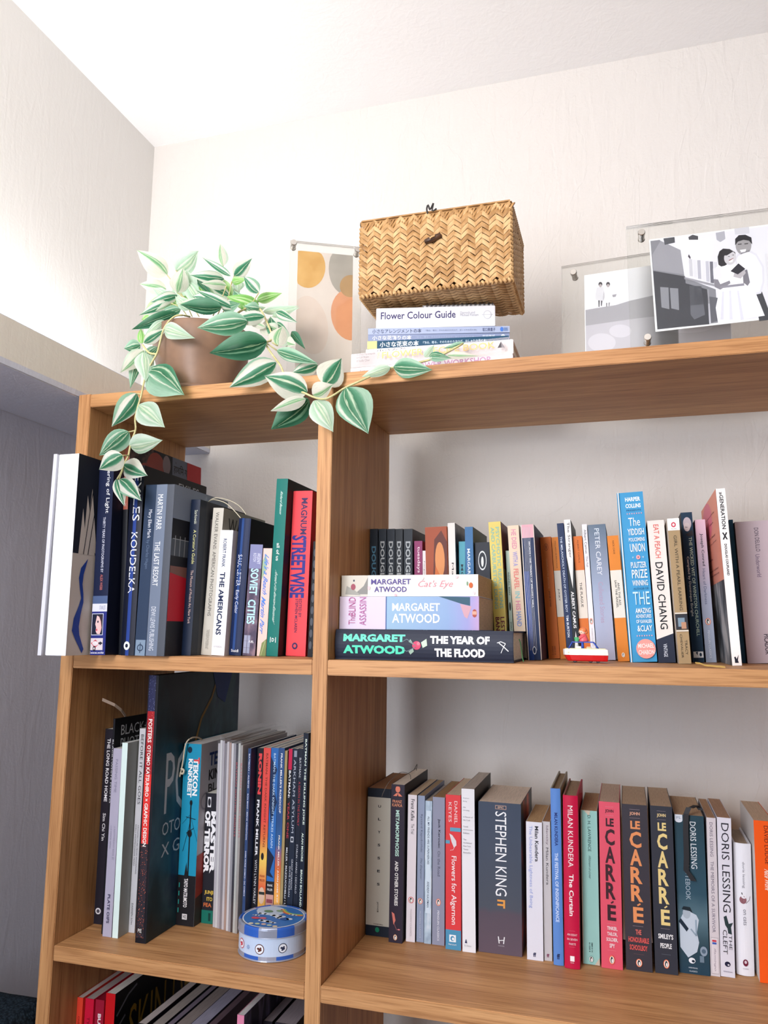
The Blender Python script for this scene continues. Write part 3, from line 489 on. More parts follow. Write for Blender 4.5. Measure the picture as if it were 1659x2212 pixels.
# ---- third shelf, left bay
dots = lambda a, b_: speck([(.02, 'f0e8d0'), (.12, a), (.3, b_)], 420, (1, 1, 1), 'halftone', kind='vor')
r3l = [
 B('c1', 202, 219, 1996.5, 228, 245, 1575, 'c', '221e28', 'black slim book with white slab lettering against the side panel', dS=[('t', 'THE LONG ROAD HOME', .35, .75, .05, .38, 'e8e6ea', .02), ('t', 'Sim Chi Yin', .35, .72, .44, .58, 'e8e6ea', .01), ('e', .5, .935, .34, .016, 'd8d4d8'), ('e', .5, .935, .2, .009, '4a4650')]),
 B('c1b', 219, 221.5, 2018, 245, 249, 1553, 'c', '16161c', 'thin black photography magazine with outlined lettering on its side', fix={'T': .003}, d=.66, right='101014',
   dR=[('h', 'BLACK+WHITE', .08, .75, .035, .085, 'c8c8cc', .0), ('h', 'PHOTOGRAPHY', .08, .75, .10, .15, 'b4b4b8', .0), ('h', 'COLLECTION', .08, .4, .17, .185, '8c8c90')], dS=[('t', 'BLACK+WHITE PHOTO', .2, .8, .1, .4, 'd8d8dc')]),
 B('c2', 221.5, 240, 2024, 245, 264, 1617, 'c', 'aca8bc', 'lilac grey paperback with faint spaced lettering', dS=[('t', 'PASSING TIME', .35, .62, .06, .24, '7c7a90'), ('t', 'A PHOTOGRAPHY BOOK BY', .58, .76, .42, .6, '8c8aa0'), ('t', 'LUI HOCK SENG', .2, .36, .42, .54, '8c8aa0'), ('t', 'PLATE OIFS', .35, .65, .78, .93, '3c3a58', .02)]),
 B('c3', 241.6, 256, 2027, 264.8, 277, 1605, 'c', 'd8ece8', 'blank pale mint white book with broad grey side cover', right='a8aca8', pages='dcdcdc'),
 B('c4', 276, 290.5, 2015, 301, 315, 1574, 'c', 'c4c4c8', 'tall light grey paperback with thin black capitals behind the mint one', dS=[('t', 'BEFORE IT ALL GOES', .3, .75, .03, .38, '26262a', .0), ('t', 'ARCHITECTURE FROM SINGAPORES', .55, .75, .48, .72, '5c5c60'), ('t', 'EARLY INDEPENDENCE YEARS', .2, .38, .48, .68, '5c5c60'), ('t', 'DARREN SOH', .3, .55, .86, .96, '5c5c60')]),
 B('c5', 292, 316, 2038, 321, 345, 1459, 'c', '15141c', 'largest book on its shelf with red dotted spine and dark woven looking side cover', style='h', b=.0004, d=.70,
   dS=[('r', .1, .78, 0, .14, dots('5c6490', '24284c')), ('r', .1, .78, .14, .38, dots('d84c44', '9c1c24')), ('r', .1, .78, .38, .64, dots('e06c5c', 'd8302c')), ('r', .1, .78, .64, .98, dots('d8603c', '2c2830')), ('t', 'POSTERS', .25, .62, .17, .26, 'f4ece8', .02), ('t', 'OTOMO KATSUHIRO × GRAPHIC DESIGN', .26, .6, .27, .65, 'f4f0ea', .02), ('r', .14, .7, .945, .965, '1a1a1e'), ('h', 'PIE', .24, .6, .948, .962, 'ece8e4')],
   right=speck([(.34, '0e1620'), (.47, '18343c'), (.53, '2c4c58'), (.6, '1c2c48'), (.7, '4a6068')], 9, (1, 1, .5), 'weave', 5),
   dR=[('h', 'POSTERS', .12, .98, .31, .55, 'b8bcc0', .0), ('h', 'OTOMO KATSUHIRO', .11, .95, .58, .63, 'c0c4c8', .0), ('h', 'X GRAPHIC', .11, .7, .66, .71, 'c0c4c8', .0), ('l', [(.42, .32), (.5, .2), (.62, .12), (.68, .05)], .02, '8a6c34'), ('p', [(.62, .0), (.9, .0), (.8, .15), (.7, .12)], '28407c')]),
 B('c6', 377, 417.5, 2000, 396, 436, 1607, 'c', '1c90b4', 'cyan comic book with black pylon silhouette and black lower part', right='c8c8d0', pages='c8c4bc',
   dS=[('r', 0, 1, .73, 1, '1a181c'), ('p', [(.34, .74), (.44, .66), (.56, .74)], '1a181c'), ('e', .34, .035, .13, .018, '14283c'), ('t', 'TEKKON', .58, .88, .085, .29, 'f0f4f6', .04), ('t', 'T', .6, .94, .075, .11, 'd84c50', .05), ('t', 'KINKREET', .3, .55, .085, .30, 'eef4f6', .04), ('l', [(.55, .32), (.56, .74)], .06, '101418'), ('l', [(.3, .41), (.85, .42)], .03, '101418'), ('l', [(.36, .5), (.76, .47)], .03, '101418'), ('l', [(.2, .6), (.55, .44)], .015, '101418'), ('l', [(.55, .4), (1, .54)], .01, '101418'), ('l', [(.1, .45), (.5, .4)], .01, '101418'), ('e', .56, .5, .12, .02, '101418'), ('e', .56, .33, .07, .015, '101418'), ('t', 'TAIYO MATSUMOTO', .38, .6, .745, .9, 'ece8e8', .03), ('r', .36, .64, .935, .965, 'd8d4d4'), ('h', 'VIZ', .4, .6, .942, .958, '1a181c', .02)]+[('r', .1, .15, .77+.045*i, .795+.045*i, '2c9c94') for i in range(4)],
   dR=[('h', 'TEKKON', .15, .7, .06, .14, '26407c', .03), ('h', 'KINKREET', .15, .7, .16, .22, '1c1a20', .03), ('h', 'BLACK', .15, .6, .24, .29, '2c2a30', .02), ('e', .12, .33, .1, .05, 'a4a4b0'), ('e', .12, .33, .08, .04, 'c8c8d0'), ('p', [(0, .62), (.5, .6), (.6, .8), (0, .85)], 'b04a44'), ('p', [(0, .85), (.5, .8), (.5, 1), (0, 1)], '4c4444')]),
 B('c7', 435.5, 459, 1995, 444, 470, 1714, 'c', '202028', 'shorter black comic with chunky white lettering and teal foot', style='p',
   dS=[('r', .2, .5, .03, .11, 'd8d8dc'), ('e', .35, .07, .12, .03, '202028'), ('t', 'MASTER', .55, .98, .14, .62, 'f0f0f2', .06), ('t', 'OF TERROR', .02, .5, .14, .62, 'f0f0f2', .06), ('h', 'JUNJI', .2, .95, .75, .785, 'd8b84c', .03), ('h', 'ITO', .4, .9, .80, .83, 'd8b84c', .03), ('h', 'FEA', .15, .85, .845, .875, 'c86c3c', .03), ('r', 0, 1, .9, 1, '146c5c'), ('h', '1', .6, .8, .92, .98, '0c3c34', .04)]),
]
comic = ['c8c6cc', 'dadadc', 'b8b4bc', '8c8890', 'd0ccd0', 'b09488', 'dcdce0', '9c9ca4', '2c2c38', 'c4c8c4', 'a8a4a0', '1c1c24']
cl = ['second', 'third', 'fourth', 'fifth', 'sixth', 'seventh', 'eighth', 'ninth', 'tenth', 'eleventh']
xb = [459.5+4.75*i for i in range(13)]; xt = [471.5+4.9*i for i in range(13)]
for i in range(11):
    r3l.append(B('k%d' % i, xb[i], xb[i]+4.5, 2003+i*1.4, xt[i], xt[i]+4.6, 1598+i*1.2 if i % 3 else 1606, 'c', comic[i], ('first' if i == 0 else 'last' if i == 10 else cl[i-1])+' thin bagged comic from the left in the pale comic run', g='thin comics in clear sleeves', d=.62,
        dS=([('t', 'BATMAN GOTHIC NIGHTS', .2, .8, .1, .5, 'c84c54')] if i in (8, 10) else []), right=comic[(i+3) % 12]))
r3l += [
 B('c9', 521, 531, 2020, 536.5, 546.5, 1617, .30, '2c4470', 'slim blue comic spine just right of the bagged comics', dS=[('t', 'BATMAN • ALIENS', .3, .7, .03, .22, 'd8dcec', .02), ('t', 'RON MARZ • BERNIE WRIGHTSON', .3, .7, .25, .5, 'd8dcec', .01), ('t', 'DARK HORSE COMICS • DC COMICS', .3, .7, .56, .8, 'd8dcec', .02)]),
 B('c10', 531.5, 553, 2020, 548, 569.5, 1616, .347, '17161e', 'black comic with thick red letters at the top', dS=[('t', 'RONIN', .3, .85, .03, .26, 'e0464a', .06), ('t', 'FRANK MILLER', .3, .7, .29, .6, 'e8e8ec', .03), ('t', 'WITH LYNN VARLEY', .32, .68, .62, .86, 'd8d8dc', .0), ('e', .5, .93, .4, .025, '3c64ac')]),
 B('c11', 553.5, 570, 2020, 570.5, 585, 1616, .347, grad([(0, 'd89c44'), (.3, 'd8a24c'), (.42, 'd8623c'), (.65, 'e8c45c'), (.85, 'd86c3c'), (1, 'd84840')], 2, .158, 'sunset'), 'comic fading from red through orange to yellow', dS=[('t', 'BATMAN: THE DARK KNIGHT RETURNS', .38, .66, .03, .55, '7c3424', .01), ('e', .4, .6, .2, .02, '241c20'), ('h', 'FRANK', .15, .85, .7, .712, '9c3424'), ('h', 'MILLER', .15, .85, .722, .735, '9c3424'), ('e', .5, .81, .42, .045, 'd8b8a0'), ('r', .1, .9, .79, .805, '2c3430')]),
 B('c12', 571, 588, 2020, 586.5, 602, 1616, .347, '2c68b0', 'mid blue comic with black shapes and a masked face near its foot', dS=[('p', [(0, .05), (.9, .12), (.4, .2), (1, .3), (.3, .42), (0, .3)], '182c50'), ('t', 'BATMAN: THE DARK KNIGHT STRIKES AGAIN', .38, .66, .03, .55, 'b8d4ec', .01), ('p', [(0, .55), (.9, .6), (.4, .68), (.9, .71), (0, .7)], '14203c'), ('r', 0, 1, .73, .8, '1c1a20'), ('h', 'FRANK', .15, .85, .745, .757, 'ececec'), ('h', 'MILLER', .15, .85, .768, .78, 'ececec'), ('r', 0, 1, .8, .9, 'c8988c'), ('r', .1, .9, .825, .845, '8c4450'), ('r', 0, 1, .9, 1, 'd8a44c')]),
 B('c13', 588.5, 602, 2020, 602.8, 615, 1616, .347, grad([(0, 'e8d08c'), (.35, 'e8a44c'), (.6, 'c86434'), (.8, '2c5c90'), (1, '24487c')], 2, .158, 'machine'), 'comic with blue top, copper middle and pale yellow foot', dS=[('t', "FRANK MILLER'S ROBOCOP", .38, .68, .03, .36, 'eceff4', .02), ('t', 'FRANK MILLER • JUAN JOSE RYP', .38, .68, .48, .84, 'f4ece0', .02)]),
 B('c13b', 602.5, 608, 2020, 615.6, 622, 1622, .347, 'a08c60', 'thin tan paged comic with yellowed side, before the red topped one'),
 B('c14', 608.5, 616, 2020, 623.7, 632.5, 1618, .347, '17171e', 'narrow black comic with crimson top', dS=[('r', 0, 1, 0, .115, 'c01c48'), ('t', 'BATMAN:', .25, .8, .12, .27, 'e8e8ec', .02), ('t', 'YEAR ONE', .25, .8, .29, .49, 'a83440', .02), ('t', 'MILLER • MAZZUCCHELLI • LEWIS', .3, .75, .54, .9, 'c8ccd4', .02)]),
 B('c15', 616.5, 630, 2020, 633, 644, 1618, .347, '1a2436', 'dark blue comic with widely spaced pale capitals', dS=[('r', .3, .8, .01, .045, '8c94a4'), ('t', 'ARKHAM ASYLUM', .3, .7, .06, .46, 'b4bcc8', .0), ('r', .25, .75, .48, .51, 'c8ccd4'), ('e', .5, .495, .18, .01, '1a2436'), ('t', 'GRANT MORRISON', .55, .8, .6, .76, 'c8ccd4'), ('t', 'DAVE MCKEAN', .2, .45, .64, .8, 'c8ccd4')]),
 B('c16', 630.5, 641, 2020, 644.6, 655, 1618, .347, '141c2c', 'dark comic with small red lettering left of the tallest comic', dS=[('t', 'BATMAN:', .3, .7, .05, .16, 'c8ccd4'), ('t', 'A DEATH IN THE FAMILY', .3, .7, .18, .42, 'b03c44'), ('t', 'STARLIN • APARO • DECARLO', .3, .62, .52, .78, 'c8ccd4')]),
 B('c17', 641.5, 652, 2020, 655.4, 667, 1584, .347, '141e30', 'tallest dark comic with white capitals touching the divider', dS=[('t', 'BATMAN THE KILLING JOKE', .3, .75, .03, .46, 'd8e8dc', .02), ('t', 'ALAN MOORE', .3, .68, .5, .64, 'd8e8dc', .02), ('t', 'BRIAN BOLLAND', .3, .68, .68, .86, 'd8e8dc', .02)]),
]
row(ZL+.0008, r3l, X1+.0004)
# ---- third shelf, right bay
LC = lambda c1, c2, cc, fs: [('l', [(.3, .03), (.7, .03)], .006, 'c8b0b8'), ('h', 'JOHN', .3, .7, .045, .07, cc, .03), ('l', [(.3, .083), (.7, .083)], .006, 'c8b0b8'), ('h', 'LE', .32, .7, .10, .15, c1, .04)]+[('h', ch, .27, .73, .165+.108*i, .165+.108*i+.1, c1, .03) for i, ch in enumerate('CARR')]+[('l', [(.5, .612), (.62, .6)], .06, c1), ('h', 'E', .33, .73, .622, .715, c1, .03), ('l', [(.3, .735), (.7, .735)], .006, 'c8b0b8')]+fs
r3r = [
 B('f1', 790, 840, 2023, 794.7, 845, 1703.5, 'c', '17202e', 'broad grey spined paperback with navy ends and widely spaced letters, beside the divider', pages='7c5c44',
   dS=[('r', 0, 1, .062, .93, 'b4b0a4')]+[('h', ch, .46, .58, .115+.088*i, .133+.088*i, '26262c', .03) for i, ch in enumerate('ULYSSES')]+[('t', 'JOYCE', .46, .54, .77, .84, '26262c', .01), ('h', 'HARVILL', .35, .75, .915, .922, '4c4a48', .01), ('e', .5, .955, .09, .017, '147c5c')]),
 B('f2', 839.4, 868.5, 2037, 845.6, 874, 1695.3, 'c', '2a2232', 'dark purple paperback with orange face emblem at top and a grey thread lying over it', pages='b8aca0', right='1c1a26',
   dS=[('e', .5, .03, .18, .022, 'd87c64'), ('r', .36, .64, .003, .012, '2a2232'), ('p', [(.15, .075), (.4, .055), (.6, .055), (.85, .075)], 'd87c64'), ('p', [(.42, .08), (.5, .058), (.58, .08)], '2a2232'), ('h', 'FRANZ', .12, .82, .10, .118, 'd8906c', .01), ('h', 'KAFKA', .1, .86, .123, .143, 'd8906c', .01), ('t', 'METAMORPHOSIS', .38, .66, .165, .46, 'b4d8cc', .03), ('t', 'AND OTHER STORIES', .38, .64, .49, .77, 'dcdad8', .03), ('p', [(.2, .81), (.4, .82), (.5, .86), (.36, .89)], 'cc7468'), ('l', [(.4, .88), (.6, .92)], .03, '9c6464'), ('e', .75, .915, .1, .004, 'd87c7c')]+bird(.5, .965, .14, .018, 'e0a070')),
 B('f3', 877, 896, 2035, 881.5, 901, 1717.5, 'c', 'dcd4d8', 'slim off white paperback with oval mark, right of the dark purple one', pages='a4927c', right='20202c', dS=[('t', 'Franz Kafka', .35, .75, .03, .18, '2c2a2e', .01), ('t', 'The Trial', .4, .72, .2, .27, '3c3a3e')]+bird(.5, .72, .3, .022, 'c8444c')+[('t', 'MODERN CLASSICS', .42, .6, .78, .96, 'c4bcc0')]),
 B('f4', 899.4, 914.8, 2035.5, 902.8, 917.7, 1719, 'c', '8c98b0', 'narrow blue grey paperback with serif title and orange oval mark', pages='7c6a54', dS=[('t', 'Ryszard Kapuściński', .4, .75, .13, .39, '4c5468', .0), ('t', 'The Emperor', .38, .7, .42, .57, '4c5468', .0, 1)]+bird(.5, .725, .33, .02)+[('t', 'MODERN CLASSICS', .42, .62, .79, .97, 'c0c8d8')]),
 B('f5', 916, 930.8, 2039, 918.9, 933.8, 1730.5, 'c', speck([(.35, '7c8ca4'), (.5, 'a8bccc'), (.65, 'd4dce4')], 60, (1, 1, .5), 'cloudy'), 'thin cloudy pale blue paperback with a long white label', pages='94887c', dS=[('r', .15, .85, .07, .79, 'ccdce8'), ('t', 'ALL MY FRIENDS ARE SUPERHEROES', .35, .65, .11, .45, '3c4c64', .01), ('t', 'ANDREW KAUFMAN', .35, .65, .57, .75, '3c4c64', .01)]),
 B('f6', 933.3, 960, 2042, 935, 961, 1722.5, 'c', '8c90a4', 'grey paperback with small oval mark immediately left of the scarlet one', pages='7c6448', dS=[('t', 'Jack Kerouac', .42, .64, .15, .35, '2c2c38', .02), ('t', 'On the Road', .42, .64, .37, .54, '4c4c5c', .0)]+bird(.5, .715, .19, .024)+[('t', 'PENGUIN CLASSICS', .42, .58, .77, .97, 'd8dae4', .02)]),
 B('f7', 962.9, 995.6, 2052, 962.4, 995.6, 1717.5, 'c', 'd83c40', 'scarlet paperback with a white mouse and blue blocks', pages='a89884',
   dS=[('r', 0, 1, .875, 1, '4c90b4'), ('t', 'DANIEL', .58, .78, .04, .19, 'f0d8d8', .0), ('t', 'KEYES', .2, .4, .05, .18, 'f0d8d8', .0), ('r', .3, 1, .215, .24, '5c9cb8'), ('r', 0, .28, .3, .322, '5c9cb8'), ('p', [(.25, .255), (.45, .265), (.7, .3), (.72, .33), (.55, .345), (.4, .31)], 'dcd4d8'), ('l', [(.6, .34), (.5, .36), (.3, .365)], .02, 'e8dcdc'), ('t', 'Flowers for Algernon', .3, .72, .4, .84, 'f4e4e4', .01), ('r', .25, .68, .905, .95, 'eef2f4'), ('e', .46, .928, .14, .016, '4c90b4'), ('e', .5, .93, .08, .009, 'eef2f4'), ('h', 'Harcourt', .2, .72, .96, .97, 'e4ecf0', .01)]),
 B('f8', 999, 1027.7, 2057.5, 996.8, 1024.7, 1704.5, 'c', 'e4e4e8', 'taller plain white paperback with a column of tiny text near the top', pages='989088', right='2c2828',
   dS=[('h', s, .12, e_, v, v+.009, '8c8c94') for s, e_, v in (('Stephen', .6, .055), ('King', .42, .075), ('On', .32, .112), ('Writing', .6, .132), ('A Memoir of', .85, .172), ('the Craft', .66, .192), ('Tenth', .5, .232), ('Anniversary', .86, .252), ('Edition', .58, .272), ('The', .36, .312), ('Acclaimed', .76, .332), ('New York', .7, .352), ('Times', .5, .372), ('Bestseller', .72, .392))]+[('p', [(.2, .945), (.28, .92), (.36, .945)], '2c3058'), ('h', 'Scribner', .15, .7, .955, .965, 'a4a4ac')]),
 B('f9', 1035.7, 1126, 2062, 1031.6, 1127, 1734.5, 'c', grad([(0, '5c4c58'), (.30, '524854'), (.34, '464c58'), (.8, '3a4456'), (1, '303c50')], 2, .196, 'dusk'), 'thickest paperback, slate and plum spine with large white serif capitals and orange IT', pages='b0a294', right='12101a',
   dS=[('r', .4, .66, .018, .045, 'b09080'), ('r', .415, .645, .022, .041, '303c50'), ('h', 'EPIC', .46, .6, .025, .038, 'c8a890', .02), ('t', 'STEPHEN KING', .4, .66, .06, .62, 'f0f2f4', .0), ('t', 'IT', .44, .62, .645, .70, 'e09c4c', .05), ('l', [(.46, .885), (.48, .93)], .022, 'eceef0'), ('l', [(.6, .885), (.58, .93)], .022, 'eceef0'), ('l', [(.46, .912), (.6, .905)], .016, 'eceef0'), ('h', 'HODDER', .46, .6, .94, .948, 'a8a0a8', .01)],
   dR=[('r', 0, 1, 0, 1, speck([(.45, '14121c'), (.55, '8c2c20'), (.62, 'e85c2c')], 16, (1, 1, .6), 'flames'))]),
 B('f10', 1138.8, 1173.8, 2075, 1136, 1170.7, 1776, 'c', 'dcdce6', 'white paperback with black and pale blue serif lines, right of the thickest book', pages='94785a', dS=[('t', 'Milan Kundera', .55, .78, .03, .29, '26262e', .02), ('t', 'The Unbearable Lightness of Being', .14, .4, .03, .63, '8c9cd4', .0), ('h', 'ff', .38, .56, .945, .975, '26264c', .03)]),
 B('f11', 1175.5, 1193.5, 2076, 1172, 1187.5, 1775, 'c', 'c0bcc0', 'narrow pale grey paperback left of the bright blue hardback', pages='7c5c44', dS=[('t', 'Identity', .4, .75, .03, .17, '6c5464', .0), ('t', 'Milan Kundera', .4, .72, .19, .46, '2c2a30', .0), ('h', 'ff', .3, .65, .95, .975, '7c3458', .03)]),
 B('f12', 1195.9, 1218, 2085.5, 1189, 1210, 1703.5, 'c', '5c88cc', 'tall cornflower blue hardback with cream pages', style='h', pages='7c6c58', left='b8ac84', right='b8a474', d=.64, dS=[('t', 'MILAN KUNDERA', .35, .68, .14, .33, '1c2c6c', .02), ('t', 'THE FESTIVAL OF INSIGNIFICANCE', .32, .66, .37, .76, 'ccdcf4', .02), ('h', 'ff', .35, .65, .935, .965, '1c2450', .03)]),
 B('f13', 1220.6, 1252, 2093, 1215, 1248.6, 1718.5, 'c', 'c01440', 'crimson hardback with white serif lettering', style='h', pages='84705c', d=.6, left='a89880', dS=[('t', 'MILAN KUNDERA', .32, .66, .06, .42, 'f0e4e4', .0), ('t', 'The Curtain', .36, .66, .46, .7, 'f4e8e8', .02), ('l', [(.32, .785), (.72, .785)], .006, 'e0a0b0'), ('h', 'AN ESSAY', .2, .86, .8, .812, 'e8c8d0', .01), ('h', 'IN SEVEN', .2, .86, .826, .838, 'e8c8d0', .01), ('h', 'PARTS', .32, .76, .852, .864, 'e8c8d0', .01), ('l', [(.32, .875), (.72, .875)], .006, 'e0a0b0'), ('r', .38, .66, .925, .955, 'f4ecec'), ('h', 'HARPER', .4, .64, .96, .966, 'e8c8d0')]),
 B('f14', 1258.7, 1296.5, 2084, 1254.5, 1289, 1751.5, 'c', '94c4bc', 'worn mint green paperback with frayed edges', pages='8c7458', dS=[('r', 0, .05, 0, 1, 'c8c4b4'), ('p', [(.2, 0), (.5, .035), (.6, 0)], 'c4b8a4'), ('p', [(.7, 1), (1, .95), (1, 1)], 'c4b8a4'), ('t', 'D. H. LAWRENCE', .42, .6, .03, .27, '2c4c4c', .0), ('t', 'Women in Love', .44, .58, .29, .44, '4c6c6c', .0, 1), ('t', 'ISBN 0 14', .52, .6, .86, .92, '2c4444', .02), ('t', '01 0260 8', .38, .46, .86, .92, '2c4444', .02)]+bird(.5, .965, .14, .022, '6c9c94')),
 B('f15', 1300.9, 1344, 2093.6, 1292, 1339.7, 1733, 'c', 'dc5468', 'rose pink paperback with tall dark block capitals', pages='9c8878', dS=LC('3c2028', 0, '4c1c2c', [('h', 'TINKER,', .3, .78, .75, .775, 'f4d8dc', .03), ('h', 'TAILOR,', .3, .78, .783, .808, 'f4d8dc', .03), ('h', 'SOLDIER,', .26, .8, .816, .841, 'f4d8dc', .03), ('h', 'SPY', .4, .66, .85, .875, 'f4d8dc', .03), ('l', [(.3, .89), (.7, .89)], .006, 'e8a0ac')]+bird(.5, .945, .13, .026))),
 B('f16', 1353.6, 1409, 2098, 1342, 1398.4, 1738.6, 'c', '3a363e', 'charcoal paperback with tall orange block capitals', pages='94806c', dS=LC('e0905c', 0, 'd8a084', [('h', 'THE', .4, .62, .755, .785, 'd86c64', .03), ('h', 'HONOURABLE', .12, .9, .8, .832, 'd85c58', .03), ('h', 'SCHOOLBOY', .16, .84, .846, .878, 'd85c58', .03), ('l', [(.3, .9), (.7, .9)], .006, '8c5c5c')]+bird(.5, .95, .12, .024))),
 B('f17', 1416.9, 1464, 2104.4, 1403, 1452.5, 1742, 'c', '32343e', 'charcoal paperback with tall pale gold block capitals', pages='94806c', dS=LC('e4cc88', 0, 'e0c890', [('h', "SMILEY'S", .18, .84, .765, .795, 'ececec', .03), ('h', 'PEOPLE', .26, .76, .82, .85, 'ececec', .03), ('l', [(.3, .885), (.7, .885)], .006, '8c94a0')]+bird(.5, .94, .13, .026))),
 B('f18', 1469.8, 1533, 2105.3, 1455, 1520.7, 1761.5, 'c', grad([(0, '1c3c50'), (.2, '24404c'), (.4, '54707c'), (.55, '2c4c5c'), (1, '24404c')], 2, .19, 'photo'), 'teal paperback with seated woman photograph and a black ribbon hanging over the spine', pages='947c64',
   dS=[('r', .02, .28, 0, .035, 'dce0e8'), ('e', .15, .035, .13, .016, 'dce0e8'), ('h', 'PS.', .08, .24, .012, .028, '5c7c94'), ('t', 'DORIS LESSING', .52, .72, .04, .34, 'e4e8ec', .0), ('t', 'THE GOLDEN NOTEBOOK', .3, .46, .06, .54, 'a8b8c4', .0), ('p', [(.05, .68), (.25, .6), (.62, .63), (.7, .66), (.62, .74), (.68, .8), (.6, .86), (.3, .9), (.05, .84)], 'c0ccd8'), ('e', .3, .625, .13, .034, 'a8b4c0'), ('p', [(.14, .6), (.2, .583), (.42, .585), (.5, .62), (.42, .61), (.2, .605)], '1c2830'), ('p', [(.02, .68), (.1, .66), (.35, .72), (.28, .74)], '1c2c3c'), ('l', [(.6, .66), (.6, .76), (.42, .72)], .05, '8ca0b0'), ('e', .82, .85, .12, .03, '8c9cac'), ('e', .82, .85, .07, .014, '54687a'), ('r', .68, .82, .88, .92, '6c8090'), ('e', .42, .915, .11, .018, 'e8ecf0'), ('e', .46, .918, .05, .008, '1c2c3c'), ('h', 'HARPER PERENNIAL', .3, .6, .955, .963, 'c8d4dc', .01), ('h', 'CLASSICS', .32, .58, .975, .984, 'c8d4dc', .01)]),
 B('f19', 1535.6, 1555.7, 2109.4, 1525.8, 1546, 1767, 'c', 'd4ccd0', 'narrow off white paperback with a tiny red and blue flag label', pages='8c7058', dS=[('t', 'DORIS LESSING', .3, .64, .03, .25, '6c6474', .0), ('t', 'THE MEMOIRS OF A SURVIVOR', .3, .64, .28, .73, '6c6474', .0), ('r', .12, .9, .76, .985, 'a8a0a4'), ('r', .15, .87, .763, .982, 'dcd4d8'), ('r', .25, .7, .775, .787, 'c83848'), ('r', .25, .7, .79, .802, '3c5cb0'), ('t', 'flamingo', .38, .62, .82, .96, '8c8090', 0, 1)]),
 B('f20', 1557, 1588, 2111.4, 1548.5, 1579, 1767, 'c', 'dcdae4', 'white paperback with very large thin capitals and a dark bird', pages='8c705c', dS=[('t', 'DORIS LESSING', .28, .82, .035, .60, '26242e', .0), ('p', [(.3, .63), (.5, .62), (.65, .67), (.95, .66), (.8, .69), (.86, .735), (.6, .73), (.55, .7), (.4, .68)], '2c3c40'), ('t', 'THE', .64, .85, .74, .83, '2c2a34', .0), ('t', 'CLEFT', .22, .52, .71, .86, '2c2a34', .0), ('e', .5, .92, .2, .016, '20203c'), ('e', .56, .924, .07, .005, 'dcdae4'), ('h', 'PERENNIAL', .2, .84, .963, .97, '8c8aa0', .01)]),
 B('f21', 1591.5, 1630, 2107.4, 1584, 1621.5, 1821.7, 'c', 'e8e8ee', 'shorter glossy white hardback with a small cat picture in the middle', style='h', b=.0035, pages='847464', d=.58, dS=[('t', 'doris lessing', .42, .6, .14, .34, '6c6a74', .0), ('e', .45, .43, .2, .03, '8c5c64'), ('e', .5, .4, .16, .02, 'e8e8ee'), ('l', [(.6, .455), (.8, .43), (.86, .4)], .03, '8c7c80'), ('l', [(.38, .375), (.42, .39)], .05, '2c2a34'), ('t', 'on cats', .44, .62, .5, .62, '7c7a84', .0), ('e', .5, .9, .15, .026, '6c1c34'), ('e', .5, .895, .07, .012, 'd8c8d0'), ('h', 'HARPER', .34, .66, .94, .948, 'a4a0ac')]),
 B('f22', 1641.5, 1688, 2126, 1628, 1672, 1774, 'c', 'f05a14', 'bright orange paperback cut by the photo edge, white pages on its left', pages='a08c78', left='ddd8d4', dS=[('t', 'DAVID LODGE', .48, .68, .03, .27, '5c1c10', .0), ('t', 'Nice Work', .42, .66, .30, .43, 'f4d8c8', .02, 1), ('e', .7, .95, .2, .03, '9c2c10')]),
]
row(ZL, r3r)
# ---- fourth shelf, left bay (only the tops show)
r4 = [
 B('g1', 164, 175, 2212, 166.4, 180, 2155, 'a', 'd8402c', 'orange red book at the left end of the lowest shelf', pages='9c9490', fix={'th': 0}, dS=[('t', 'CINEMA', .3, .6, .08, .14, '6c1414')]),
 B('g2', 181.5, 200, 2212, 183.6, 201.5, 2157.5, 'a', 'c81438', 'crimson book second from the left on the lowest shelf', pages='8c8480', fix={'th': 0}, dS=[('t', 'TYPE', .3, .6, .08, .14, '6c0c1c')]),
 B('g3', 204, 222, 2212, 205, 224, 2160, 'a', '9c1834', 'dark cherry book with white capitals on the lowest shelf', pages='701020', fix={'th': 0}, dS=[('t', 'BURNING', .35, .72, .06, .22, 'e8d8dc', .04)]),
 B('g4', 225.5, 246, 2212, 227, 247, 2146, 'a', 'c8141c', 'scarlet book whose black side cover has tall gold lettering', right='0c0c10', fix={'th': 0}, d=.85,
   dR=[('h', 'SKIN DEEP', .14, .98, .10, .30, '9c7c2c', .0), ('l', [(.02, .1), (.12, .04), (.2, .02)], .012, '707480'), ('l', [(.02, .16), (.1, .12)], .012, '707480'), ('l', [(.02, .22), (.12, .2)], .012, '707480')]),
]
ZK = ZL-S
def plain4(id, xl, xr, yt, Y, c, lab, **k): return B(id, xl-2, xr-2, 2212, xl, xr, yt, Y, c, lab, fix={'th': 0}, **k)
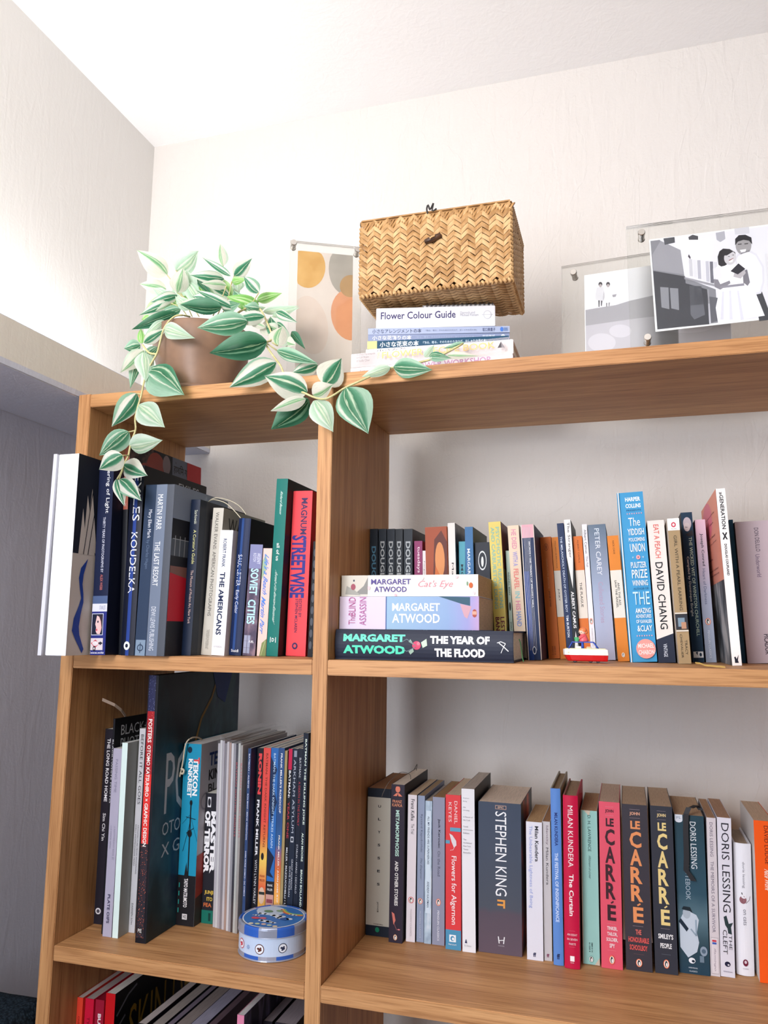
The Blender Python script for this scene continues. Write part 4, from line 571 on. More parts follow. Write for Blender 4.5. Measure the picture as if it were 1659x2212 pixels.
r4 += [
 plain4('g5', 300, 318, 2212, .20, '1c1a20', 'black magazine with two pale page blocks right of the scarlet book', pages='a49c98', d=.72),
 plain4('g6', 322, 345, 2222, .20, '24242c', 'dark magazine volume with grey page edges, fourth shelf centre left', pages='8c8680', d=.72),
 plain4('g7', 349, 362, 2226, .20, '18182c', 'navy spined magazine in the middle of the lowest shelf', pages='6c6470', d=.72),
 plain4('g8', 366, 398, 2230, .20, '302c34', 'thick grey edged volume in the middle of the lowest shelf', pages='7c7470', d=.72),
 plain4('g9', 402, 432, 2226, .20, '3c3c50', 'pale blue grey edged volume left of the pink spined book', pages='848494', d=.72),
 plain4('g10', 436, 452, 2230, .20, '2c2430', 'dark slim volume in front of the pink spined book', pages='54464c', d=.72),
 plain4('g11', 514, 537, 2194, .10, 'e088a8', 'pink spined book with blue patterned side cover on the lowest shelf', pages='c0b8b4', right=speck([(.42, '1c2040'), (.5, '6c70a0'), (.56, '1c2040')], 30, (1, 1, .3), 'lines'), d=.85),
 plain4('g12', 560, 590, 2206, .25, '201c24', 'black volume with red dotted side next to the divider, lowest shelf', pages='6c6468', d=.72),
 plain4('g13', 596, 640, 2212, .25, '2c2830', 'last grey edged volume against the divider on the lowest shelf', pages='7c7478', d=.72),
]
row(ZK, r4, X1+.0004)
# ---------------------------------------------------------------- books lying in piles
def lying(cid, Lp, Rp, YL, zb, zt_, depth, cov, label, style='p', yaw0=None, **kw):
    """Lp/Rp: pixel x of the spine's two ends, with their lower edge pixel rows; the right end is found on the same level"""
    A = atY(Lp[0], Lp[1], YL*S); Bp = atZ(Rp[0], Rp[1], A.z); yaw = math.atan2(Bp.y-A.y, Bp.x-A.x)
    if yaw0 is not None: Bp = atY(Rp[0], Rp[1], YL*S); yaw = yaw0
    Lh = math.hypot(Bp.x-A.x, Bp.y-A.y)
    M = Matrix.Rotation(yaw, 3, 'Z')
    o = make_book((0, 0, 0), 0, 0, zt_-zb, Lh, depth, cov, style, **kw)
    # local z (foot to head) runs from right end to left end, local x (thickness) runs up
    R3 = M @ Matrix.Rotation(-math.pi/2, 3, 'Y')
    o.matrix_world = Matrix.Translation((Bp.x, Bp.y, zb)) @ R3.to_4x4()
    tag(o, label, 'book'); return o, A, Bp, yaw
# pile of three on the second shelf
zA0 = Z0+.0003; YA = .24
def hz(px, py, Y): return atY(px, py, Y*S).z
YA = .0725
z1 = hz(900, 1361, YA); z2 = hz(880, 1288.5, YA+.03); z3 = hz(880, 1242, YA+.04)
fl = [('r', 0, .04, 0, 1, '3a4254'), ('t', 'MARGARET', .60, .85, .05, .41, '6ce0c0', .05), ('t', 'ATWOOD', .20, .48, .05, .41, '58dcb8', .05), ('t', 'THE YEAR OF', .56, .82, .55, .875, 'f0f0f4', .05), ('t', 'THE FLOOD', .14, .42, .575, .85, 'f0f0f4', .05),
  ('e', .5, .475, .14, .024, 'd04468'), ('e', .56, .485, .06, .009, 'e47c90'), ('p', [(.6, .5), (.72, .53), (.5, .535), (.42, .51)], 'c4dcc4'), ('p', [(.62, .43), (.7, .44), (.52, .46)], '9cb8a8'), ('p', [(.2, .44), (.3, .46), (.42, .455), (.3, .43)], '9cb8a8'), ('l', [(.5, .47), (.7, .42), (.6, .39)], .02, '6c8088'), ('l', [(.45, .47), (.3, .42), (.38, .4)], .02, '6c8088'),
  ('l', [(.62, .925), (.5, .95), (.36, .975)], .03, 'e4e6ea'), ('l', [(.5, .95), (.6, .96), (.66, .935), (.62, .915)], .025, 'e4e6ea'), ('l', [(.5, .95), (.3, .935)], .02, 'e4e6ea')]
o, A, Bq, yw = lying('flood', (724.5, 1420), (1110, 1430), YA, zA0, z1, .148, '22283a', 'thick dark navy hardback with mint and white capitals, bottom of the lying trio', style='h', b=.0035, pages='c0b6aa', yaw0=0, dS=fl)
FL = (A, Bq, yw)
bl_ = [('r', 0, 1, 0, .345, 'd8cce0'), ('r', 0, 1, .342, .35, '3c5c94'), ('h', 'x', 0, 0, 0, 0, 'd8cce0')][:2]+[
  ('r', 0, 1, .35, 1, grad([(0, 'b890b8'), (.14, '8c8cc0'), (.3, '7c98c0'), (1, '8cb0c8')], 2, .155, 'sky')), ('p', [(1, .72), (.78, .88), (.72, .94), (.98, .94)], '2c5468'), ('p', [(.78, .87), (.4, .9), (.34, .92), (.7, .95)], 'c89ca8'),
  ('t', 'MARGARET', .56, .8, .39, .73, 'f0f2f6', .02), ('t', 'ATWOOD', .2, .48, .39, .73, 'f0f2f6', .02), ('e', .5, .97, .12, .016, 'a84c3c'), ('r', .46, .56, .955, .985, 'dca08c'),
  ('h', 'The', .14, .42, .07, .12, 'b05c8c'), ('h', 'BLIND', .42, .98, .07, .12, 'b0548c', .0), ('h', 'ASSASSIN', .12, .98, .15, .2, 'b4649c', .0)]
lying('blind', (733, 1354), (1035, 1357), YA+.03, z1+.0004, z2, .118, 'b0b0cc', 'thick lilac and blue paperback with large white serif name, middle of the lying trio', pages='b09c80', yaw0=0, dS=bl_)
ce = [('r', 0, 1, 0, .2, 'd0ccc0'), ('p', [(.1, .1), (.5, .17), (.9, .2), (.1, .2)], '8c8c88'), ('p', [(.5, .04), (.3, .1), (.05, .15), (.1, .03)], 'a4a49c'), ('e', .45, .09, .15, .018, 'a05060'), ('e', .75, .095, .05, .006, '3c4458'), ('t', 'MARGARET', .56, .82, .225, .52, '54488c', .02), ('t', 'ATWOOD', .2, .46, .25, .49, '54488c', .02), ('t', "Cat's Eye", .34, .74, .56, .81, 'e494a0', .0, 1),
  ('e', .5, .95, .13, .014, 'c45c24'), ('e', .58, .925, .1, .006, '7c9c7c'), ('e', .4, .21, .1, .01, 'f0c8cc'), ('e', .85, .6, .1, .016, 'f4d4d4'), ('e', .9, .85, .08, .012, 'f4c8cc'), ('e', .15, .97, .08, .01, 'f4d0d0'), ('e', .06, .41, .06, .01, 'ecb4bc')]
lying('cats', (737.6, 1285), (1033, 1285), YA+.04, z2+.0004, z3, .118, 'ece8e0', 'off white paperback with purple capitals and pink italic, top of the lying trio', pages='a8906c', yaw0=0, dS=ce)
# pile on the top board, under the basket
YT = .10
base = ZT+.0006
def lev(px, py, Y=YT): return atY(px, py, Y*S).z
t1 = lev(757, 795.5); t2 = lev(760.5, 765.4); t3 = lev(791, 752.6); t4 = lev(794, 735.2); t5 = lev(795, 721.2); t6 = lev(796, 707.2); t7 = lev(812.3, 661.5)
print('levels', [round((t-base)*1e3) for t in (t1, t2, t3, t4, t5, t6, t7)])
lying('rec2', (757, 806), (1108, 775), YT, base, t1, .19, 'e8e2ea', 'lowest white and lilac book in the pile below the basket', style='h', b=.0001, right='5c2c34', dS=[('t', 'Alethea Harampolis', .5, .8, .06, .2, '8c849c'), ('t', 'THE FLOWER WORKSHOP', .5, .95, .28, .87, 'c094b8', .02)])
lying('rec1', (758, 794), (1109, 762.5), YT, t1+.0003, t2, .19, 'ece6e6', 'white diagonally striped book with peach capitals, second from the bottom below the basket', style='h', b=.0001, right='e8e2e4',
  dS=[('l', [(0, .008*i), (1, .008*i+.03)], .03, 'd8d0d4') for i in range(120)]+[('t', 'Alethea Harampolis', .62, .82, .05, .17, '8c8488'), ('t', 'and Jill Rizzo', .42, .6, .05, .13, '8c8488'), ('t', 'of Studio Choo', .2, .38, .05, .135, '8c8488'), ('h', 'THE', .3, .8, .185, .2, 'f0c890'), ('t', 'FLOWER RECIPE BOOK', .3, .76, .215, .9, 'f0c07c', .01), ('p', [(.3, .915), (.3, .955), (.72, .935)], '4c484c'), ('p', [(.3, .938), (.3, .955), (.72, .935)], '8c888c')])
lying('wh3', (790.6, 760), (1090, 740), YT+.01, t2+.0003, t3, .15, 'dedce0', 'thin white book between the striped book and the navy one below the basket', dS=[('t', '小さな花', .2, .8, .08, .3, '54545c')])
D3 = '『飾る、贈る、そのためのカタログ、おしゃれな花の本』'
lying('nv4', (793.5, 751.4), (1099, 739), YT+.01, t3+.0003, t4, .15, '1e4a66', 'navy slim book with white characters and a yellow square at its left end', dS=[('r', 0, 1, 0, .07, 'd4d48c'), ('t', '小さな花束の本', .15, .85, .09, .37, 'e8f0f4', .02), ('t', D3, .35, .7, .4, .85, 'b8ccd8', .02)])
lying('bl5', (795, 734), (1100.5, 730.0), YT+.01, t4+.0003, t5, .15, '8c98b8', 'grey blue slim book with white characters, second from the top of the three slim ones', dS=[('t', '小さな花飾りの本', .15, .85, .03, .31, 'e8ecf4', .02), ('t', D3, .38, .66, .34, .76, 'a8b4cc', .01), ('t', '吉田美帆', .25, .75, .81, .90, 'dce4f0', .02), ('e', .5, .955, .3, .015, 'dce8f4')])
lying('bl6', (795, 720.8), (1101, 715.5), YT+.01, t5+.0003, t6, .15, 'a8b4d0', 'pale periwinkle slim book with dark characters, just below the thick white guide', dS=[('t', '小さなアレンジメントの本', .15, .85, .03, .38, '4c5470', .01), ('t', D3, .35, .65, .41, .77, '8490ac', .01), ('t', '坂口美重子', .2, .8, .81, .9, '545c80', .01), ('e', .5, .945, .35, .012, '4c7cd0'), ('r', .25, .75, .96, .985, '6c84b0')])
fo, fA, fB, fyaw = lying('fcg', (812.3, 706), (1070, 699.8), YT+.02, t6+.0003, t7, .155, 'e6e8ee', 'thick plain white guide with dark blue lettering directly under the spiral notebook', style='h', b=.0001, pages='dcd8d4', right='d8d8dc',
  dS=[('t', 'Flower Colour Guide', .44, .8, .04, .67, '3a3468', .01), ('t', 'Darroch and', .62, .74, .71, .83, 'a4a8b4'), ('t', 'Michael Putnam', .5, .62, .71, .86, 'a4a8b4'), ('e', .55, .935, .21, .033, 'c4c8d0'), ('e', .55, .935, .18, .028, 'e6e8ee'), ('l', [(.55, .89), (.55, .98)], .025, 'c4c8d0')])
# spiral notebook: pages, cover boards, wire
t8 = t7+.0085
nbk = tag(empty('spiral_notebook'), 'spiral bound notebook with white covers squeezed between basket and white guide', 'notebook')
nl = (fB-fA).length; Rn = Matrix.Rotation(fyaw, 4, 'Z'); nbk.matrix_world = Matrix.Translation((fA.x+.004, fA.y+.006, t7+.0003)) @ Rn
q = MB(); q.box((.06, .008, 0), (nl-.006, .13, .0008), ink('e4e4e8')); q.build('bottom_cover', nbk)
q = MB(); q.box((.062, .008, .001), (nl-.007, .128, .0068), pagesmat('dcdcdc')); q.build('page_block', nbk)
q = MB(); q.box((.06, .008, .007), (nl-.006, .13, .0078), ink('e4e4e8')); q.build('top_cover', nbk)
q = MB(); blk = gloss('1c1c22', .3)
for i in range(16):
    for dx in (0, .0016):
        x = .066+i*.0062+dx
        if x > nl-.008: break
        tube([(x, .004+.0065*math.cos(a), .0039+.0037*math.sin(a)) for a in [2*math.pi*k/8 for k in range(9)]], .00045, blk, q, 5, 1)
q.build('wire_coil', nbk)
# ---------------------------------------------------------------- woven basket
bz = t8+.0004
pr = atZ(1105, 604, bz); pl = atZ(783, 650, bz); print('basket', pr.y/S, pl.y/S, pr.x-pl.x)
YBk = (pr.y+pl.y)/2; bx0 = atY(781, 560, YBk).x; bx1 = atY(1104, 560, YBk).x; bh = atY(940, 463, YBk).z-bz; bw = bx1-bx0
bd = atX(1128, 690, bx1).y-YBk; print('basket d', bd, bw, bh); bd = max(.09, min(bd, .15))
bk = tag(empty('woven_basket', (bx0, YBk, bz)), 'lidded tan zigzag woven basket with a dark wooden toggle on the book pile', 'basket')
straw, sb_ = newmat('woven_palm_strip', rough=.55, spec=.3); N, L = nodes(straw)
oi = N.new('ShaderNodeObjectInfo'); tc = N.new('ShaderNodeTexCoord'); gm = N.new('ShaderNodeNewGeometry')
mp = N.new('ShaderNodeMapping'); mp.inputs['Scale'].default_value = (60, 60, 60); L.new(gm.outputs['Position'], mp.inputs[0])
nz = N.new('ShaderNodeTexNoise'); nz.inputs['Scale'].default_value = 1.2; nz.inputs['Detail'].default_value = 3; L.new(mp.outputs[0], nz.inputs['Vector'])
ad = N.new('ShaderNodeMath'); ad.operation = 'MULTIPLY_ADD'; ad.inputs[1].default_value = .45; L.new(oi.outputs['Random'], ad.inputs[0]); L.new(nz.outputs[0], ad.inputs[2])
cr = N.new('ShaderNodeValToRGB'); L.new(ad.outputs[0], cr.inputs[0]); e = cr.color_ramp.elements
e[0].position = .25; e[0].color = lin('7c5630'); e[1].position = .95; e[1].color = lin('cda878'); x = e.new(.6); x.color = lin('a9804f')
L.new(cr.outputs[0], sb_.inputs['Base Color'])
dark = gloss('4a2e18', .7, .1)
q = MB(); q.box((.003, .003, .003), (bw-.003, bd-.003, bh-.004), dark); q.build('basket_lining', bk, bevel=.004)
NC, NR = 22, 13
cw = bw/NC; chh = (bh-.004)/NR
def cell(w_, h_, up):
    """one visible length of strip: a bulged slanted lozenge; x across, z up, bulging to -y"""
    sl = h_*.78*(1 if up else -1); vs = []; fs = []
    for i in range(5):
        a = i/4; x = (a-.5)*w_*1.10; bul = -.0009*math.sin(math.pi*a)-.0002-.0016*(a if up else 1-a)
        for j in range(3):
            b_ = (j-1)*h_*.44; vs.append((x, bul-(.0013 if j == 1 else 0), sl*(a-.5)*2*.62+b_))
    for i in range(4):
        for j in range(2): k = i*3+j; fs.append((k, k+3, k+4, k+1))
    return vs, fs
cells = []
for up in (0, 1):
    q = MB(); vs, fs = cell(cw, chh, up); q.add(vs, fs, straw); o = q.build('palm_strip', bk, smooth=True); cells.append(o)
cnt = 0; rnd = random.Random(3)
side = MB()
def fr(i, j):     # front surface with soft corners and slight belly
    x = (i+.5)*cw; z = .004+(j+.5)*chh+((i % 2)*0)
    return x, -.0008-.0025*math.sin(math.pi*x/bw)*math.sin(math.pi*z/bh), z
for i in range(NC):
    for j in range(NR):
        src = cells[i % 2]; x, y, z = fr(i, j)
        o = src if (i < 2 and j == 0) else src.copy()
        if o is not src: C.objects.link(o); o.parent = bk
        o.location = (x, y, z); o.rotation_euler = (rnd.uniform(-.05, .05), rnd.uniform(-.06, .06), rnd.uniform(-.06, .06)); cnt += 1
def patch(mb, o, ax, ay, n_, na, nb, la, lb):      # woven patch: origin, two axes, outward normal
    ax, ay, n_, o = map(Vector, (ax, ay, n_, o))
    for i in range(na):
        for j in range(nb):
            vs, fs = cell(la/na, lb/nb, i % 2); c = o+ax*((i+.5)*la/na)+ay*((j+.5)*lb/nb)
            mb.add([c+ax*v[0]+ay*v[2]-n_*v[1] for v in vs], fs, straw)
nd = max(4, round(bd/cw))
patch(side, (bw, 0, .004), (0, 1, 0), (0, 0, 1), (1, 0, 0), nd, NR, bd, bh-.004)
patch(side, (0, bd, .004), (0, -1, 0), (0, 0, 1), (-1, 0, 0), nd, NR, bd, bh-.004)
patch(side, (0, bd, .003), (1, 0, 0), (0, -1, 0), (0, 0, -1), NC, max(5, round(bd/chh)), bw, bd)
patch(side, (bw, bd, .004), (-1, 0, 0), (0, 0, 1), (0, 1, 0), NC, NR, bw, bh-.004)
so = side.build('woven_sides', bk, smooth=True); so['kind'] = 'stuff'
# rim: slanted wrapping strips along the upper edge, rounded lower edge roll, lid
q = MB()
for i in range(44):
    x = (i+.3)*bw/44; q.loft([[(x-.002, -.0022, bh-.013), (x+.002, -.0034, bh-.013), (x+.0022, -.0012, bh-.013)], [(x+.006, -.003, bh-.001), (x+.010, -.0042, bh-.001), (x+.010, -.001, bh-.001)]], straw)
for i in range(20):
    y = (i+.3)*bd/20; q.loft([[(bw+.0022, y-.002, bh-.013), (bw+.0034, y+.002, bh-.013), (bw+.0012, y+.0022, bh-.013)], [(bw+.003, y+.004, bh-.001), (bw+.0042, y+.008, bh-.001), (bw+.001, y+.008, bh-.001)]], straw)
q.build('rim_wrapping', bk)
q = MB()
for (a, b) in (((0, 0, .003), (bw, 0, .003)), ((bw, 0, .003), (bw, bd, .003)), ((0, 0, .003), (0, bd, .003)), ((0, 0, .004), (0, 0, bh-.006)), ((bw, 0, .004), (bw, 0, bh-.006)), ((bw, bd, .004), (bw, bd, bh-.006))):
    a = Vector(a); b = Vector(b); n = int((b-a).length/.0058)
    for i in range(n):
        c = a+(b-a)*((i+.5)/n); d = (b-a).normalized(); u_ = d.cross(Vector((.31, .52, .8))).normalized(); v_ = d.cross(u_)
        rg = [[c+d*(t*.0046+.0018*math.sin(ang))+(u_*math.cos(ang)+v_*math.sin(ang))*(.0042*math.sqrt(max(.02, 1-(t*1.9)**2))) for ang in [k*math.pi/3 for k in range(6)]] for t in (-.5, -.25, 0, .25, .5)]
        q.loft(rg, straw)
q.build('edge_braid', bk, smooth=True)
q = MB(); q.box((-.003, -.003, bh), (bw+.002, bd+.002, bh+.006), straw); q.build('lid', bk, bevel=.0025)
tg = atY(936, 517, YBk-.006); tl = (tg.x-bx0, tg.y-YBk-.002, tg.z-bz)
woodm = speck([(.3, '2a1a12'), (.6, '5a4030')], 300, (1, 1, .2), 'toggle')
q = lathe([(.001, -.0125), (.0034, -.0115), (.0041, -.006), (.0045, 0), (.0041, .006), (.0034, .0115), (.001, .0125)], 12, woodm); o = q.build('toggle', bk, smooth=True); o.location = tl; o.rotation_euler = (0, math.radians(72), 0)
q_t = bpy.data.objects['toggle']
tube([(tl[0]-.003, tl[1]-.006, tl[2]-.002), (tl[0]+.0, tl[1]-.0065, tl[2]-.0005), (tl[0]+.004, tl[1]-.006, tl[2]+.001)], .0013, straw).build('loop', bk)
tube([(bw*.46, -.003, bh-.001), (bw*.455, -.005, bh+.007), (bw*.465, -.006, bh+.012), (bw*.475, -.004, bh+.006), (bw*.49, -.005, bh+.010), (bw*.5, -.005, bh+.014), (bw*.49, -.003, bh+.004), (bw*.52, -.004, bh+.006)], .0012, gloss('2a2826', .6), sub=3).build('tie_string', bk)
# ---------------------------------------------------------------- acrylic frames
acr = bpy.data.materials.new('clear_acrylic'); acr.use_nodes = True; N, L = nodes(acr); N.clear()
om = N.new('ShaderNodeOutputMaterial'); mx = N.new('ShaderNodeMixShader'); tr = N.new('ShaderNodeBsdfTransparent'); tr.inputs[0].default_value = (.982, .985, .98, 1)
gl = N.new('ShaderNodeBsdfGlossy'); gl.inputs['Roughness'].default_value = .04; fr_ = N.new('ShaderNodeFresnel'); fr_.inputs[0].default_value = 1.35
L.new(fr_.outputs[0], mx.inputs[0]); L.new(tr.outputs[0], mx.inputs[1]); L.new(gl.outputs[0], mx.inputs[2]); L.new(mx.outputs[0], om.inputs[0])
steel = gloss('c8c4be', .25, .5, 1.0)
class Panel:
    """leaning flat panel: foot on the board at px corner, plane turned by yaw and leaning back"""
    def __init__(s, name, label, foot, Yf, yaw, lean, cat='frame'):
        s.o = atY(foot[0], foot[1], Yf*S)
        s.ax = Vector((math.cos(yaw), math.sin(yaw), 0)); back = Vector((-math.sin(yaw), math.cos(yaw), 0))
        s.az = (Vector((0, 0, math.cos(lean)))+back*math.sin(lean)).normalized(); s.n = s.ax.cross(s.az)   # toward the viewer
        k = (ZT+.0005-s.o.z)/s.az.z; s.o = s.o+s.az*k
        s.e = tag(empty(name), label, cat); s.e.matrix_world = Matrix((( s.ax.x, -s.n.x, s.az.x, s.o.x), (s.ax.y, -s.n.y, s.az.y, s.o.y), (s.ax.z, -s.n.z, s.az.z, s.o.z), (0, 0, 0, 1)))
    def uv(s, px, py, off=0):
        v = ray(px, py); k = (s.o+s.n*off-CAM).dot(s.n)/v.dot(s.n); P = CAM+v*k-s.o; return P.dot(s.ax), P.dot(s.az)
    def slab(s, name, poly, y0, y1, m, bevel=0):
        q = MB(); n = len(poly); q.add([(a, y0, b) for a, b in poly]+[(a, y1, b) for a, b in poly], [tuple(range(n)), tuple(range(2*n-1, n-1, -1))]+[(i+n, (i+1) % n+n, (i+1) % n, i) for i in range(n)], m); return q.build(name, s.e, bevel=bevel)
    def pin(s, px, py):
        a, b = s.uv(px, py); q = MB(); rg = []
        for r_, y in ((.0045, -.0105), (.005, -.0095), (.005, -.0055), (.0042, -.0052), (.0042, .008), (.0048, .0085)): rg.append([(a+r_*math.cos(t*math.pi/8), y, b+r_*math.sin(t*math.pi/8)) for t in range(16)])
        q.loft(rg, steel); q.build('magnet_pin', s.e, smooth=False)
def rect(p, tl, tr, bl=None, z0=.0005):
    a0, b0 = p.uv(*tl); a1, b1 = p.uv(*tr); bt = (b0+b1)/2
    return [(a0, z0), (a1, z0), (a1, bt), (a0, bt)]
# abstract art print, turned towards the plant
P1 = Panel('acrylic_art_frame', 'clear block frame holding a print of ochre grey and coral pebble shapes beside the basket', (627, 517), .30, math.radians(27), math.radians(2), 'picture frame')
a0, b0 = P1.uv(627, 519); a1, b1 = P1.uv(781, 537); bt = (b0+b1)/2
P1.slab('front_sheet', [(a0, .0), (a1, .0), (a1, bt), (a0, bt)], -.003, 0, acr, .0006); P1.slab('back_sheet', [(a0, .0), (a1, .0), (a1, bt), (a0, bt)], .0012, .0045, acr, .0006)
for q_ in ((634, 530), (771, 545)): P1.pin(*q_)
u0, v0 = P1.uv(643.7, 539); u1, v1 = P1.uv(762.6, 553.8); vt = (v0+v1)/2; vb = .012
P1.slab('art_print', [(u0, vb), (u1, vb), (u1, vt), (u0, vt)], .0002, .0008, ink('e2d8cf'))
q = MB()
def art(P, mb, pts, m, lay): 
    def clip(a, b): return (min(max(a, u0), u1), -.00002*lay+.0001, min(max(b, vb), vt))
    mb.add([clip(*P.uv(*p_)) for p_ in pts], [tuple(range(len(pts)))], m)
wc = lambda c, d: speck([(.35, c), (.65, d)], 40, name='wash')
def ell(cx, cy, rx, ry, rot=0, n=28): return [(cx+rx*math.cos(t)*math.cos(rot)-ry*math.sin(t)*math.sin(rot), cy+rx*math.cos(t)*math.sin(rot)+ry*math.sin(t)*math.cos(rot)) for t in [2*math.pi*i/n for i in range(n)]]
art(P1, q, ell(666, 577, 37, 45), wc('cfa158', 'dcb26c'), 1); art(P1, q, ell(747, 580, 37, 56), wc('a39e94', 'b0aaa0'), 2); art(P1, q, ell(757, 680, 42, 56, -.15), wc('dda078', 'd69a74'), 3)
art(P1, q, ell(757, 618, 23, 24, 0), wc('ad8c60', 'b89668'), 4); art(P1, q, ell(670, 702, 38, 64, -.2), wc('d8c8bc', 'decfc4'), 2)
q.build('art_shapes', bpy.data.objects['art_print'])
# hillside photograph
P2 = Panel('acrylic_photo_frame', 'smaller clear frame with a pale photograph of two small figures on a hillside', (1209, 740), .52, math.radians(-5), math.radians(6), 'picture frame')
def frame_quad(P, TL, TR, xr=None):
    a, b = P.uv(*TL); c, d = P.uv(*TR); return a, (xr if xr else c), (b+d)/2
a0, a1, bt = frame_quad(P2, (1213, 579), (1410, 544)); a1 += .03
P2.slab('front_sheet', [(a0, 0), (a1, 0), (a1, bt), (a0, bt)], -.003, 0, acr, .0008); P2.slab('back_sheet', [(a0, 0), (a1, 0), (a1, bt), (a0, bt)], .0014, .0045, acr, .0008)
P2.pin(1240.6, 594.6)
u0, v0 = P2.uv(1262, 596); u1, _v = P2.uv(1581, 727); vt = P2.uv(1340, 583)[1]; vb = .02
P2.slab('photo_paper', [(u0, vb), (u1, vb), (u1, vt), (u0, vt)], .0002, .0010, ink('f2f2f4'))
u0 += .0012; vt -= .0012; u1 -= .001; vb += .001
q = MB(); L_ = lambda pts, c, l: art(P2, q, pts, ink(c), l)
L_([(1255, 590), (1620, 520), (1620, 790), (1250, 800)], 'e9e9ee', 1)
L_([(1255, 671), (1290, 665), (1330, 659), (1359, 650), (1410, 638), (1600, 600), (1620, 800), (1250, 820)], 'c4c2ca', 2)
L_([(1255, 671), (1330, 659), (1359, 650), (1600, 600), (1600, 660), (1359, 690), (1255, 705)], 'a9a8ae', 3)
for cx_, cy_, rx_, ry_ in ((1300, 740, 30, 20), (1340, 715, 24, 14), (1480, 705, 60, 14)): L_(ell(cx_, cy_, rx_, ry_), 'd2d0d8', 4)
for dx_, dress in ((0, 0), (16.5, 1)):
    L_(ell(1297+dx_, 614, 4.2, 5), '4a484c', 5); L_(ell(1297+dx_, 617, 3, 3.5), 'b0a8a8', 6)
    L_([(1289+dx_, 621), (1303+dx_, 620), (1307+dx_, 640), (1304+dx_, 650), (1287+dx_, 648), (1286+dx_, 640)], 'f6f6f8' if dress else 'dcdce0', 5)
    if dress: L_([(1306, 640), (1321, 638), (1326, 652), (1306, 655)], 'f4f4f6', 6)
    L_([(1292+dx_, 646), (1296+dx_, 646), (1295+dx_, 663), (1293+dx_, 663)], '5c5c62' if not dress else '8c8a90', 4); L_([(1298+dx_, 646), (1302+dx_, 646), (1300+dx_, 661), (1298+dx_, 661)], '5c5c62' if not dress else '8c8a90', 4)
L_([(1322, 637), (1332, 635), (1330, 641), (1324, 642)], '9c9aa0', 6)
q.build('photo_image', bpy.data.objects['photo_paper'])
# couple photograph
P3 = Panel('acrylic_photo_frame', 'larger clear frame with a black and white photograph of a couple indoors', (1357, 620), .28, 0, math.radians(6), 'picture frame')
a0, b0 = P3.uv(1352, 491); a1, b1 = P3.uv(1659, 452); bt = (b0+b1)/2; a1 += .045
P3.slab('front_sheet', [(a0, 0), (a1, 0), (a1, bt), (a0, bt)], -.003, 0, acr, .0008); P3.slab('back_sheet', [(a0, 0), (a1, 0), (a1, bt), (a0, bt)], .0014, .0045, acr, .0008)
P3.pin(1385.6, 510); P3.pin(1398.6, 735); P3.pin(1700, 463)
def para(P, pts): return [P.uv(*p_) for p_ in pts]
P3.slab('photo_paper', para(P3, [(1416, 716.5), (1702, 684), (1686, 481), (1402, 517.5)]), .0002, .0010, ink('f4f4f6'))
u0, u1, vb, vt = -9, 9, -9, 9
uR = P3.uv(1697, 600)[0]; u1 = uR
q = MB(); L_ = lambda pts, c, l: art(P3, q, pts, ink(c), l)
L_([(1405, 520.5), (1683, 485), (1698, 680), (1420, 712)], 'e4e4ec', 1)
L_([(1405, 520.5), (1425, 518), (1440, 540), (1470, 570), (1480, 600), (1546, 625), (1551, 697), (1420, 712)], '85868e', 2)
L_([(1411, 585), (1480, 597), (1481, 612), (1527, 625), (1536, 700), (1420, 711)], '3c3e46', 3)
L_([(1427, 520), (1470, 540), (1478, 593), (1412, 583), (1409, 550)], '9a9aa2', 4)
for x_, y_ in ((1426, 620), (1447, 622)): L_([(x_, y_), (x_+18, y_+1), (x_+20, y_+48), (x_+3, y_+44)], '8c8e96', 4)
L_([(1489, 617), (1515, 618), (1523, 680), (1500, 690), (1492, 680)], '70727a', 5)
L_([(1433, 515), (1457, 512), (1458, 524), (1436, 529)], '54565c', 5); L_([(1484, 526), (1487, 512), (1496, 505), (1510, 508), (1512, 526)], 'f0f0f4', 4); L_([(1487, 512), (1496, 507), (1508, 510), (1508, 518), (1488, 518)], '48484e', 5)
L_([(1546, 503), (1565, 499), (1567, 516), (1556, 523), (1548, 518)], 'acacb6', 4); L_([(1586, 494), (1618, 490), (1619, 504), (1588, 507)], 'd0d0d8', 4)
for i_ in range(7): L_([(1488+i_*9, 560+i_), (1495+i_*9, 560+i_), (1497+i_*9, 597+i_*3), (1490+i_*9, 596+i_*3)], ['c8c8d0', 'dcdce2', 'b4b4c0', 'e0e0e6', 'c0c0cc', '6c6c78', 'd4d4dc'][i_], 4)
L_([(1486, 554), (1488, 549), (1492, 556), (1491, 560)], '4c4450', 5)
L_([(1478, 598), (1560, 618), (1560, 623), (1478, 603)], 'c4c4cc', 5); L_([(1530, 640), (1560, 645), (1560, 690), (1534, 698)], '5c5e66', 4); L_([(1528, 625), (1531, 625), (1536, 700), (1532, 700)], 'c8c8d0', 5)
